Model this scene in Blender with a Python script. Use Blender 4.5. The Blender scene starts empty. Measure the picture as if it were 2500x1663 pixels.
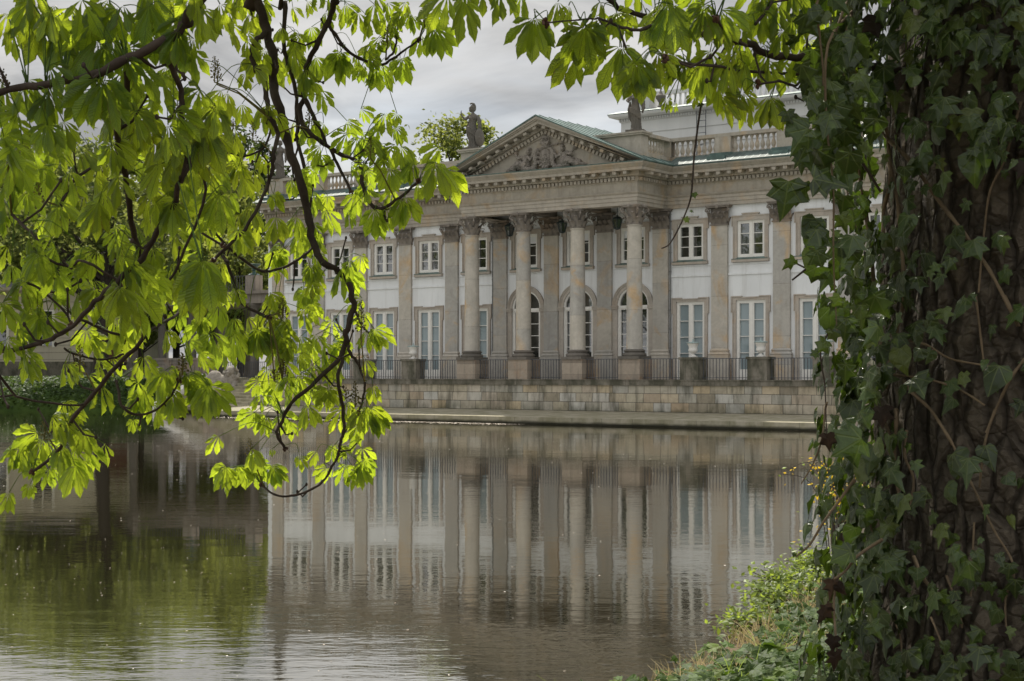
import bpy, bmesh, math, random
from math import sin, cos, pi, radians, sqrt, atan2, exp
from mathutils import Vector as V, Matrix, noise as mnoise

SC = bpy.context.scene
COL = SC.collection
R = random.Random(7)

# ------------------------------------------------------------------ camera
FPX = 3780.0            # focal length in pixels of the 2500 px wide photograph
HOR = 909.0             # horizon row in the photograph
CAMH = 2.05             # eye above the water
cam = bpy.data.cameras.new("camera")
cam.sensor_width = 36.0
cam.lens = FPX / 2500 * 36
cam.shift_y = (HOR - 831.5) / 2500
cam.clip_start = 0.05
cam.clip_end = 9000
cam.dof.use_dof = True
cam.dof.focus_distance = 9.0
cam.dof.aperture_fstop = 20.0
camo = bpy.data.objects.new("camera", cam)
camo.location = (0, 0, CAMH)
camo.rotation_euler = (pi / 2, 0, 0)
COL.objects.link(camo)
SC.camera = camo

# ------------------------------------------------------------------ sun, sky, exposure
SUN_EL, SUN_AZ = radians(50), radians(-16)      # azimuth from +Y towards +X
sd = V((sin(SUN_AZ) * cos(SUN_EL), cos(SUN_AZ) * cos(SUN_EL), sin(SUN_EL)))
sun = bpy.data.lights.new("sun", 'SUN')
sun.energy = 5.0
sun.angle = radians(0.9)
sun.color = (1.0, 0.94, 0.83)
suno = bpy.data.objects.new("sun", sun)
suno.rotation_euler = sd.to_track_quat('Z', 'Y').to_euler()
suno.location = (0, 0, 60)
COL.objects.link(suno)

world = bpy.data.worlds.new("World")
SC.world = world
world.use_nodes = True
wt = world.node_tree
wt.nodes.clear()
def wn(t, **k):
    n = wt.nodes.new(t)
    for a, b in k.items(): setattr(n, a, b)
    return n
wl = wt.links.new
sky = wn('ShaderNodeTexSky', sky_type='NISHITA', sun_disc=False)
sky.sun_elevation = SUN_EL
sky.sun_rotation = SUN_AZ
sky.air_density = 1.0; sky.dust_density = 2.0
tc = wn('ShaderNodeTexCoord')
sep = wn('ShaderNodeSeparateXYZ'); wl(tc.outputs['Generated'], sep.inputs[0])
zz = wn('ShaderNodeMath', operation='ABSOLUTE'); wl(sep.outputs[2], zz.inputs[0])
za = wn('ShaderNodeMath', operation='ADD'); wl(zz.outputs[0], za.inputs[0]); za.inputs[1].default_value = 0.16
dvx = wn('ShaderNodeMath', operation='DIVIDE'); wl(sep.outputs[0], dvx.inputs[0]); wl(za.outputs[0], dvx.inputs[1])
dvy = wn('ShaderNodeMath', operation='DIVIDE'); wl(sep.outputs[1], dvy.inputs[0]); wl(za.outputs[0], dvy.inputs[1])
cmb = wn('ShaderNodeCombineXYZ'); wl(dvx.outputs[0], cmb.inputs[0]); wl(dvy.outputs[0], cmb.inputs[1])
cmb.inputs[2].default_value = 3.7
n1 = wn('ShaderNodeTexNoise'); n1.inputs['Scale'].default_value = 2.1; n1.inputs['Detail'].default_value = 9; n1.inputs['Roughness'].default_value = 0.56
n1.inputs['Distortion'].default_value = 0.5
n2 = wn('ShaderNodeTexNoise'); n2.inputs['Scale'].default_value = 0.8; n2.inputs['Detail'].default_value = 6; n2.inputs['Distortion'].default_value = 0.7
for n in (n1, n2): wl(cmb.outputs[0], n.inputs['Vector'])
# cloud cover: mostly closed, thin rifts
cov = wn('ShaderNodeMapRange'); wl(n2.outputs[0], cov.inputs[0])
cov.inputs[1].default_value = 0.34; cov.inputs[2].default_value = 0.50
cov.inputs[3].default_value = 0.55; cov.inputs[4].default_value = 1.0
# cloud shade
shd = wn('ShaderNodeValToRGB'); wl(n1.outputs[0], shd.inputs[0])
shd.color_ramp.elements[0].position = 0.40; shd.color_ramp.elements[0].color = (2.75, 2.78, 2.84, 1)
shd.color_ramp.elements[1].position = 0.62; shd.color_ramp.elements[1].color = (5.05, 5.0, 4.9, 1)
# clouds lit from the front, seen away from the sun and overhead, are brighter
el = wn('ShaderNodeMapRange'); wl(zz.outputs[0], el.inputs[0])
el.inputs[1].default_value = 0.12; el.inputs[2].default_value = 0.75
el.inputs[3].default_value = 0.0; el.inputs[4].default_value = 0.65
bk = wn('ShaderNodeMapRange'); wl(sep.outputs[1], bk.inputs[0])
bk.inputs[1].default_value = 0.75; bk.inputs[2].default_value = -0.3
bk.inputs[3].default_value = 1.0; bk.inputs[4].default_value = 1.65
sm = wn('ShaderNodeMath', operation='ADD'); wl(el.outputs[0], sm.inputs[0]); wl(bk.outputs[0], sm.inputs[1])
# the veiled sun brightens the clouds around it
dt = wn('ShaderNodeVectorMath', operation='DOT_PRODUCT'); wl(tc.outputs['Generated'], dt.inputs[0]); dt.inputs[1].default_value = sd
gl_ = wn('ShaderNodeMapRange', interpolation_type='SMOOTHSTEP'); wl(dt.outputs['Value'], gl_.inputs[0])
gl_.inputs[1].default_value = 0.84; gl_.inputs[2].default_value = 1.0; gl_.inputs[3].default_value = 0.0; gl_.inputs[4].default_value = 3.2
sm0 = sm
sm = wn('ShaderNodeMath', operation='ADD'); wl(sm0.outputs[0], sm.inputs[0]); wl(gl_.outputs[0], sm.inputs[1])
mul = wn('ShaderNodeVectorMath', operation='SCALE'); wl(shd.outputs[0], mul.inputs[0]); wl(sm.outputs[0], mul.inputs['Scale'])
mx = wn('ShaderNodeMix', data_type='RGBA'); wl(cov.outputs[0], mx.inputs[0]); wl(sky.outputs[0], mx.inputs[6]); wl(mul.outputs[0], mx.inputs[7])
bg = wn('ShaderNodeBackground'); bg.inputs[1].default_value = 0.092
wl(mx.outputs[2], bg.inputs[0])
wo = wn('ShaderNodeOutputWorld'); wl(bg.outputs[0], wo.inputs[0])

SC.view_settings.view_transform = 'Standard'
SC.view_settings.look = 'None'
SC.view_settings.exposure = 0.52
SC.view_settings.gamma = 1.0
SC.view_settings.use_curve_mapping = False
SC.render.engine = 'CYCLES'
SC.cycles.use_denoising = True
SC.cycles.max_bounces = 7
SC.cycles.diffuse_bounces = 3
SC.cycles.glossy_bounces = 4
SC.cycles.transmission_bounces = 4
SC.cycles.transparent_max_bounces = 6
SC.cycles.sample_clamp_indirect = 6

def P(px, py, Y):
    """the point seen at pixel (px, py) of the 2500 px photograph, Y metres away"""
    return V(((px - 1250) / FPX * Y, Y, CAMH + (HOR - py) / FPX * Y))

# ------------------------------------------------------------------ helpers
def tag(o, label=None, cat=None, group=None, kind=None):
    if label: o['label'] = label
    if cat: o['category'] = cat
    if group: o['group'] = group
    if kind: o['kind'] = kind
    return o

def empty(name, loc=(0, 0, 0), rz=0.0, parent=None):
    o = bpy.data.objects.new(name, None)
    o.location = loc
    o.rotation_euler = (0, 0, rz)
    o.empty_display_size = 0.3
    COL.objects.link(o)
    if parent: o.parent = parent
    return o

def copy_tree(o, parent=None, loc=None):
    c = o.copy()
    COL.objects.link(c)
    if parent: c.parent = parent
    if loc is not None: c.location = loc
    for ch in list(o.children): copy_tree(ch, c)
    return c

class MB:
    """collects plain geometry into one mesh"""
    def __init__(s): s.v = []; s.f = []; s.uv = {}
    def add(s, vs, fs):
        n = len(s.v)
        s.v.extend(tuple(p) for p in vs)
        s.f.extend(tuple(i + n for i in f) for f in fs)
        return s
    def box(s, x0, x1, y0, y1, z0, z1):
        s.add([(x0, y0, z0), (x1, y0, z0), (x1, y1, z0), (x0, y1, z0), (x0, y0, z1), (x1, y0, z1), (x1, y1, z1), (x0, y1, z1)],
              [(0, 3, 2, 1), (4, 5, 6, 7), (0, 1, 5, 4), (1, 2, 6, 5), (2, 3, 7, 6), (3, 0, 4, 7)])
        return s
    def obox(s, m, hx, hy, hz):
        vs = [m @ V((sx * hx, sy * hy, sz * hz)) for sz in (-1, 1) for sx, sy in ((-1, -1), (1, -1), (1, 1), (-1, 1))]
        s.add(vs, [(0, 3, 2, 1), (4, 5, 6, 7), (0, 1, 5, 4), (1, 2, 6, 5), (2, 3, 7, 6), (3, 0, 4, 7)])
        return s
    def prism(s, poly, y0, y1):
        """poly in x-z, counter-clockwise seen from -y, extruded from y0 to y1"""
        n = len(poly)
        vs = [(x, y0, z) for x, z in poly] + [(x, y1, z) for x, z in poly]
        fs = [tuple(range(n)), tuple(range(2 * n - 1, n - 1, -1))]
        fs += [((i + 1) % n, i, i + n, (i + 1) % n + n) for i in range(n)]
        s.add(vs, fs); return s
    def lathe(s, prof, cx=0, cy=0, cz=0, seg=16, sx=1, sy=1, ph=0):
        n = len(prof)
        vs = [(cx + r * cos(2 * pi * k / seg + ph) * sx, cy + r * sin(2 * pi * k / seg + ph) * sy, cz + z) for r, z in prof for k in range(seg)]
        fs = [(i * seg + k, i * seg + (k + 1) % seg, (i + 1) * seg + (k + 1) % seg, (i + 1) * seg + k) for i in range(n - 1) for k in range(seg)]
        fs += [tuple(range(seg - 1, -1, -1)), tuple((n - 1) * seg + k for k in range(seg))]
        s.add(vs, fs); return s
    def tube(s, pts, rad, seg=8, cap=True):
        pts = [V(p) for p in pts]
        n = len(pts)
        if not hasattr(rad, '__len__'): rad = [rad] * n
        up = None; vs = []
        for i in range(n):
            t = (pts[min(i + 1, n - 1)] - pts[max(i - 1, 0)])
            if t.length < 1e-9: t = V((0, 0, 1))
            t.normalize()
            if up is None:
                up = t.orthogonal().normalized()
            else:
                up = (up - t * up.dot(t))
                up = up.normalized() if up.length > 1e-6 else t.orthogonal().normalized()
            b = t.cross(up)
            for k in range(seg):
                a = 2 * pi * k / seg
                vs.append(pts[i] + (up * cos(a) + b * sin(a)) * rad[i])
        fs = [(i * seg + k, i * seg + (k + 1) % seg, (i + 1) * seg + (k + 1) % seg, (i + 1) * seg + k) for i in range(n - 1) for k in range(seg)]
        if cap: fs += [tuple(range(seg - 1, -1, -1)), tuple((n - 1) * seg + k for k in range(seg))]
        s.add(vs, fs); return s
    def ball(s, c, rx, ry=None, rz=None, seg=14, rings=9, rot=None):
        ry = rx if ry is None else ry; rz = rx if rz is None else rz
        vs = []; c = V(c)
        for i in range(rings + 1):
            th = pi * i / rings
            for k in range(seg):
                a = 2 * pi * k / seg
                p = V((rx * sin(th) * cos(a), ry * sin(th) * sin(a), -rz * cos(th)))
                if rot: p = rot @ p
                vs.append(c + p)
        fs = [(i * seg + k, i * seg + (k + 1) % seg, (i + 1) * seg + (k + 1) % seg, (i + 1) * seg + k) for i in range(rings) for k in range(seg)]
        s.add(vs, fs); return s
    def mesh(s, name, mat, smooth=None):
        me = bpy.data.meshes.new(name)
        me.from_pydata(s.v, [], s.f)
        if s.uv:
            ul = me.uv_layers.new(name='leaf')
            li = [0] * len(me.loops)
            me.loops.foreach_get('vertex_index', li)
            buf = []
            for i in li: buf.extend(s.uv.get(i, (0.0, 0.0)))
            ul.data.foreach_set('uv', buf)
        if mat: me.materials.append(mat)
        if smooth is not None:
            me.polygons.foreach_set('use_smooth', [True] * len(me.polygons))
            if smooth < 180: me.set_sharp_from_angle(angle=radians(smooth))
        me.update()
        return me
    def build(s, name, mat, parent=None, smooth=None, loc=None):
        o = bpy.data.objects.new(name, s.mesh(name, mat, smooth))
        COL.objects.link(o)
        if parent: o.parent = parent
        if loc is not None: o.location = loc
        return o

def roughen(o, amp, scale, lin=2.0):
    """chisel and weather marks in the surface itself"""
    me = o.data
    nn = [v.normal.copy() for v in me.vertices]
    for v, n in zip(me.vertices, nn):
        q = v.co * scale
        a = mnoise.noise(q) + 0.6 * mnoise.noise(q * lin + V((3, 7, 1)))
        v.co = v.co + n * (amp * (abs(a) * 1.6 - 0.5))
    me.update()
    return o

def remesh(mb, voxel, name, mat, parent=None, smooth_it=2, loc=None):
    """fuse overlapping lumps into one continuous surface"""
    o = mb.build(name, mat)
    md = o.modifiers.new('fuse', 'REMESH'); md.mode = 'VOXEL'; md.voxel_size = voxel
    if smooth_it:
        s2 = o.modifiers.new('soft', 'SMOOTH'); s2.iterations = smooth_it; s2.factor = 0.5
    dg = bpy.context.evaluated_depsgraph_get()
    me = bpy.data.meshes.new_from_object(o.evaluated_get(dg))
    me.name = name
    old = o.data
    o.modifiers.clear()
    o.data = me
    bpy.data.meshes.remove(old)
    if not me.materials: me.materials.append(mat)
    me.polygons.foreach_set('use_smooth', [True] * len(me.polygons))
    if parent: o.parent = parent
    if loc is not None: o.location = loc
    return o

# ------------------------------------------------------------------ materials
class NT:
    def __init__(s, name):
        s.m = bpy.data.materials.new(name); s.m.use_nodes = True
        s.t = s.m.node_tree; s.t.nodes.clear()
        s.out = s.n('ShaderNodeOutputMaterial')
    def n(s, t, ins=None, **k):
        nd = s.t.nodes.new(t)
        for a, b in k.items(): setattr(nd, a, b)
        for a, b in (ins or {}).items():
            if hasattr(b, 'is_output'): s.t.links.new(b, nd.inputs[a])
            else: nd.inputs[a].default_value = b
        return nd
    def math(s, op, a, b=0.0, clamp=False):
        return s.n('ShaderNodeMath', {0: a, 1: b}, operation=op, use_clamp=clamp).outputs[0]
    def noise(s, vec, scale, detail=4, rough=0.55, dist=0.0):
        return s.n('ShaderNodeTexNoise', {'Vector': vec, 'Scale': scale, 'Detail': detail, 'Roughness': rough, 'Distortion': dist}).outputs[0]
    def ramp(s, fac, *stops):
        r = s.n('ShaderNodeValToRGB', {0: fac})
        e = r.color_ramp.elements
        while len(e) < len(stops): e.new(0.5)
        for q, (p, c) in zip(e, stops):
            q.position = p; q.color = (c[0], c[1], c[2], 1) if hasattr(c, '__len__') else (c, c, c, 1)
        return r.outputs[0]
    def mix(s, fac, a, b, blend='MIX'):
        m = s.n('ShaderNodeMix', {0: fac, 6: (a + (1,)) if isinstance(a, tuple) else a, 7: (b + (1,)) if isinstance(b, tuple) else b}, data_type='RGBA', blend_type=blend)
        return m.outputs[2]
    def map(s, vec, scale=(1, 1, 1), rot=(0, 0, 0), loc=(0, 0, 0)):
        return s.n('ShaderNodeMapping', {0: vec, 1: loc, 2: rot, 3: scale}).outputs[0]
    def bump(s, h, strength=0.3, dist=0.02, normal=None):
        b = s.n('ShaderNodeBump', {'Height': h, 'Strength': strength, 'Distance': dist})
        if normal: s.t.links.new(normal, b.inputs['Normal'])
        return b.outputs[0]
    def bsdf(s, col, rough=0.8, spec=0.3, normal=None, **k):
        ins = {'Base Color': (col + (1,)) if isinstance(col, tuple) else col, 'Roughness': rough, 'Specular IOR Level': spec}
        if normal: ins['Normal'] = normal
        ins.update(k)
        return s.n('ShaderNodeBsdfPrincipled', ins).outputs[0]
    def done(s, sh): s.t.links.new(sh, s.out.inputs[0]); return s.m

def simple(name, col, rough=0.6, spec=0.3, var=0.15, scale=6.0, metal=0.0):
    q = NT(name)
    ob = q.n('ShaderNodeTexCoord').outputs['Object']
    f = q.noise(ob, scale, 5)
    c = q.mix(q.ramp(f, (0.3, 0.0), (0.7, 1.0)), tuple(x * (1 - var) for x in col), tuple(min(1, x * (1 + var)) for x in col))
    return q.done(q.bsdf(c, rough, spec, Metallic=metal))

def obj_coord(q):
    """object coordinates shifted per copy, so copies do not show one pattern"""
    ob = q.n('ShaderNodeTexCoord').outputs['Object']
    rnd = q.n('ShaderNodeObjectInfo').outputs['Random']
    sc = q.n('ShaderNodeVectorMath', {0: (31.7, 17.3, 11.9), 'Scale': rnd}, operation='SCALE').outputs[0]
    return q.n('ShaderNodeVectorMath', {0: ob, 1: sc}, operation='ADD').outputs[0], ob, rnd

def stone(name, a, b, tint=(0.42, 0.26, 0.13), drum=2.3, tint_amt=0.5, dirt=0.35):
    """sandstone: drums of slightly different colour, rusty veins, weather stains"""
    q = NT(name)
    vec, ob, rnd = obj_coord(q)
    sz = q.n('ShaderNodeSeparateXYZ', {0: ob}).outputs
    # one colour per block of the height
    blk = q.math('FLOOR', q.math('ADD', q.math('DIVIDE', sz[2], drum), q.math('MULTIPLY', rnd, 7.0)))
    wn_ = q.n('ShaderNodeTexWhiteNoise', {'Vector': q.n('ShaderNodeCombineXYZ', {0: blk, 1: q.math('MULTIPLY', rnd, 91.0)}).outputs[0]}, noise_dimensions='2D').outputs
    base = q.mix(wn_[0], a, b)
    big = q.noise(vec, 0.55, 4, 0.6, 1.2)
    base = q.mix(q.math('MULTIPLY', q.ramp(big, (0.52, 0.0), (0.68, 1.0)), tint_amt), base, tint)
    fine = q.noise(vec, 9.0, 6, 0.7)
    base = q.mix(0.55, base, q.ramp(fine, (0.25, 0.42), (0.75, 0.62)), 'OVERLAY')
    blot = q.noise(vec, 1.7, 6, 0.68, 0.8)
    base = q.mix(0.5, base, q.ramp(blot, (0.28, 0.36), (0.72, 0.66)), 'OVERLAY')
    streak = q.noise(q.map(vec, (5.0, 5.0, 0.45)), 1.0, 5, 0.6)
    base = q.mix(q.math('MULTIPLY', q.ramp(streak, (0.5, 0.0), (0.72, 1.0)), dirt), base, (0.085, 0.078, 0.068))
    jz = q.math('ABSOLUTE', q.math('SUBTRACT', q.math('FRACT', q.math('ADD', q.math('DIVIDE', sz[2], drum), q.math('MULTIPLY', rnd, 7.0))), 0.5))
    joint = q.math('GREATER_THAN', jz, 0.5 - 0.006 / drum)
    base = q.mix(q.math('MULTIPLY', joint, 0.55), base, (0.08, 0.07, 0.06))
    nrm = q.bump(q.noise(vec, 26, 5, 0.7), 0.35, 0.012)
    return q.done(q.bsdf(base, 0.88, 0.15, nrm))

M = {}
M['pilaster_stone'] = stone('pilaster_sandstone', (0.37, 0.355, 0.325), (0.47, 0.43, 0.365), (0.50, 0.34, 0.18), 2.1, 0.75, 0.15)
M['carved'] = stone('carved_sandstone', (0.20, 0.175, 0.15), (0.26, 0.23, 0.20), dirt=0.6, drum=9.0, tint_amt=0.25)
M['trim'] = stone('entablature_sandstone', (0.36, 0.325, 0.27), (0.40, 0.36, 0.305), (0.43, 0.30, 0.17), 30.0, 0.55, 0.25)
M['surround'] = stone('window_surround_stone', (0.38, 0.335, 0.285), (0.42, 0.38, 0.33), drum=20.0, tint_amt=0.3, dirt=0.12)
M['dark_stone'] = stone('damp_dark_stone', (0.22, 0.185, 0.15), (0.33, 0.28, 0.225), (0.36, 0.21, 0.11), 0.47, 0.5, 0.5)
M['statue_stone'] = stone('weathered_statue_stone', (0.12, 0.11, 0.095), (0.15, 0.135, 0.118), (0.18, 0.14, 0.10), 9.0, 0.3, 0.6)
M['lion_stone'] = stone('mossy_lion_stone', (0.26, 0.235, 0.20), (0.31, 0.28, 0.235), (0.20, 0.20, 0.10), 9.0, 0.5, 0.55)
M['white_stone'] = simple('white_urn_stone', (0.66, 0.64, 0.60), 0.7, 0.2, 0.08)
M['frame'] = simple('white_window_paint', (0.74, 0.72, 0.67), 0.45, 0.4, 0.05)
M['iron'] = simple('grey_blue_iron', (0.075, 0.08, 0.088), 0.5, 0.4, 0.25, 14)
M['lantern'] = simple('dark_green_lantern_metal', (0.022, 0.035, 0.035), 0.45, 0.4, 0.2, 14)
M['copper'] = simple('green_copper_sheet', (0.085, 0.135, 0.12), 0.5, 0.4, 0.4, 2.5)
M['seam_roof'] = simple('pale_green_standing_seam_roof', (0.085, 0.11, 0.10), 0.65, 0.2, 0.3, 2.0)
M['bronze'] = simple('patina_bronze', (0.035, 0.075, 0.062), 0.4, 0.5, 0.4, 6)
M['door_red'] = simple('brown_red_door_paint', (0.10, 0.035, 0.018), 0.5, 0.4, 0.2, 5)
M['lead'] = simple('grey_lead_pipe', (0.16, 0.16, 0.155), 0.5, 0.5, 0.2, 5)

def plaster(name, col, stain=0.35):
    q = NT(name)
    ob = q.n('ShaderNodeTexCoord').outputs['Object']
    f = q.noise(q.map(ob, (1, 1, 0.35)), 0.9, 6, 0.6)
    c = q.mix(q.ramp(f, (0.35, 0.0), (0.7, 1.0)), tuple(x * 0.93 for x in col), tuple(min(1, x * 1.03) for x in col))
    s1 = q.noise(ob, 3.2, 7, 0.75)
    c = q.mix(q.math('MULTIPLY', q.ramp(s1, (0.62, 0.0), (0.72, 1.0)), stain), c, tuple(x * 0.72 for x in col))
    s2 = q.noise(q.map(ob, (3.2, 3.2, 0.28)), 1.0, 6, 0.7)
    c = q.mix(q.math('MULTIPLY', q.ramp(s2, (0.50, 0.0), (0.72, 1.0)), stain * 1.1), c, tuple(x * 0.66 for x in (col[0] * 1.0, col[1] * 0.97, col[2] * 0.92)))
    sp = q.noise(ob, 17.0, 2, 0.5)
    c = q.mix(q.math('MULTIPLY', q.ramp(sp, (0.79, 0.0), (0.82, 1.0)), 0.6), c, (0.2, 0.17, 0.14))
    nrm = q.bump(q.noise(ob, 40, 4), 0.15, 0.006)
    return q.done(q.bsdf(c, 0.9, 0.1, nrm))
M['plaster'] = plaster('white_lime_plaster', (0.74, 0.75, 0.75), 0.5)
M['upper_plaster'] = plaster('pale_upper_storey_plaster', (0.60, 0.60, 0.585), 0.2)
M['cream'] = plaster('cream_pavilion_plaster', (0.52, 0.48, 0.39), 0.4)

def glass(name, col, rough=0.03, wobble=0.25, spec=0.75, blind=None):
    q = NT(name)
    vec, ob, rnd = obj_coord(q)
    c = col
    if blind:
        f = q.noise(q.map(vec, (1.3, 1, 0.6)), 1.5, 3)
        c = q.mix(f, tuple(x * 0.86 for x in col), tuple(x * 1.12 for x in col))
    else:
        f = q.noise(q.map(vec, (2.2, 1, 1.2)), 1.7, 3, 0.6, 0.8)
        c = q.mix(q.ramp(f, (0.35, 0.0), (0.65, 1.0)), tuple(x * 0.45 for x in col), tuple(x * 1.5 for x in col))
    nrm = q.bump(q.noise(vec, 1.1, 2), wobble, 0.02)
    pr = q.bsdf(c, rough, spec, nrm)
    gl = q.n('ShaderNodeBsdfGlossy', {'Color': (0.95, 0.97, 1.0, 1), 'Roughness': rough, 'Normal': nrm}).outputs[0]
    return q.done(q.n('ShaderNodeMixShader', {0: 0.06 if blind else 0.13, 1: pr, 2: gl}).outputs[0])
M['glass'] = glass('dark_window_glass', (0.022, 0.024, 0.02))
M['blind'] = glass('glass_over_grey_blind', (0.23, 0.285, 0.30), 0.12, 0.1, 0.4, True)

def blocks(name):
    """terrace wall: courses of mixed sandstone blocks, moss and streaks"""
    q = NT(name)
    ob = q.n('ShaderNodeTexCoord').outputs['Object']
    s = q.n('ShaderNodeSeparateXYZ', {0: ob}).outputs
    v2 = q.n('ShaderNodeCombineXYZ', {0: s[0], 1: q.math('ADD', s[2], 5.0)}).outputs[0]
    wob = q.n('ShaderNodeVectorMath', {0: q.n('ShaderNodeTexNoise', {'Vector': ob, 'Scale': 1.3, 'Detail': 2.0}).outputs['Color'], 1: (0.5, 0.5, 0.5)}, operation='SUBTRACT').outputs[0]
    v2 = q.n('ShaderNodeVectorMath', {0: v2, 1: q.n('ShaderNodeVectorMath', {0: wob, 'Scale': 0.03}, operation='SCALE').outputs[0]}, operation='ADD').outputs[0]
    br = q.n('ShaderNodeTexBrick', {'Vector': v2, 'Color1': (0, 0, 0, 1), 'Color2': (1, 1, 1, 1), 'Mortar': (0.5, 0.5, 0.5, 1), 'Scale': 1.0, 'Mortar Size': 0.013,
                                    'Mortar Smooth': 0.2, 'Bias': 0.0, 'Brick Width': 0.82, 'Row Height': 0.37}, offset=0.43, squash=0.92, squash_frequency=3)
    pick = q.n('ShaderNodeSeparateColor', {0: br.outputs[0]}).outputs[0]
    base = q.ramp(pick, (0.0, (0.24, 0.21, 0.16)), (0.22, (0.43, 0.385, 0.29)), (0.42, (0.35, 0.34, 0.30)), (0.60, (0.46, 0.37, 0.24)), (0.78, (0.47, 0.455, 0.41)), (1.0, (0.36, 0.27, 0.17)))
    n_ = q.noise(ob, 2.6, 6, 0.7, 0.6)
    base = q.mix(0.7, base, q.ramp(n_, (0.25, 0.34), (0.75, 0.64)), 'OVERLAY')
    st = q.noise(q.map(ob, (2.6, 2.6, 0.5)), 1.0, 5, 0.65)
    base = q.mix(q.math('MULTIPLY', q.ramp(st, (0.49, 0.0), (0.66, 1.0)), 0.68), base, (0.075, 0.072, 0.052))
    lo = q.n('ShaderNodeMapRange', {0: s[2], 1: -1.0, 2: -1.42}).outputs[0]
    mo = q.math('MULTIPLY', lo, q.ramp(q.noise(ob, 1.6, 5, 0.65), (0.38, 0.0), (0.58, 1.0)))
    base = q.mix(q.math('MULTIPLY', mo, 0.8), base, (0.042, 0.052, 0.022))
    base = q.mix(q.math('MULTIPLY', br.outputs['Fac'], 0.75), base, (0.045, 0.042, 0.036))
    h = q.math('SUBTRACT', q.math('MULTIPLY', q.noise(ob, 18, 5, 0.7), 0.4), br.outputs['Fac'])
    return q.done(q.bsdf(base, 0.9, 0.15, q.bump(h, 0.6, 0.012)))
M['blocks'] = blocks('mixed_sandstone_blocks')

def coping_mat(name, base_a, base_b, moss=(0.05, 0.052, 0.034), amt=0.8):
    q = NT(name)
    ob = q.n('ShaderNodeTexCoord').outputs['Object']
    s = q.n('ShaderNodeSeparateXYZ', {0: ob}).outputs
    c = q.mix(q.noise(ob, 1.1, 5, 0.65), base_a, base_b)
    st = q.noise(q.map(ob, (1.5, 1.5, 0.7)), 1.0, 6, 0.7)
    c = q.mix(q.math('MULTIPLY', q.ramp(st, (0.40, 0.0), (0.58, 1.0)), amt), c, moss)
    jt = q.math('LESS_THAN', q.math('FRACT', q.math('DIVIDE', s[0], 1.37)), 0.010)
    c = q.mix(q.math('MULTIPLY', jt, 0.7), c, (0.04, 0.04, 0.035))
    wet = q.n('ShaderNodeMapRange', {0: q.math('ADD', s[2], q.math('MULTIPLY', q.noise(ob, 1.5, 4), 0.12)), 1: -1.53, 2: -1.62}).outputs[0]
    c = q.mix(q.math('MULTIPLY', wet, 0.85), c, (0.022, 0.022, 0.014))
    return q.done(q.bsdf(c, 0.9, 0.15, q.bump(q.noise(ob, 22, 5, 0.7), 0.4, 0.012)))
M['coping'] = coping_mat('stained_coping_stone', (0.15, 0.135, 0.11), (0.27, 0.245, 0.20))
M['ledge'] = coping_mat('mossy_landing_stone', (0.27, 0.245, 0.18), (0.36, 0.33, 0.26), (0.15, 0.14, 0.075), 0.6)

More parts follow.
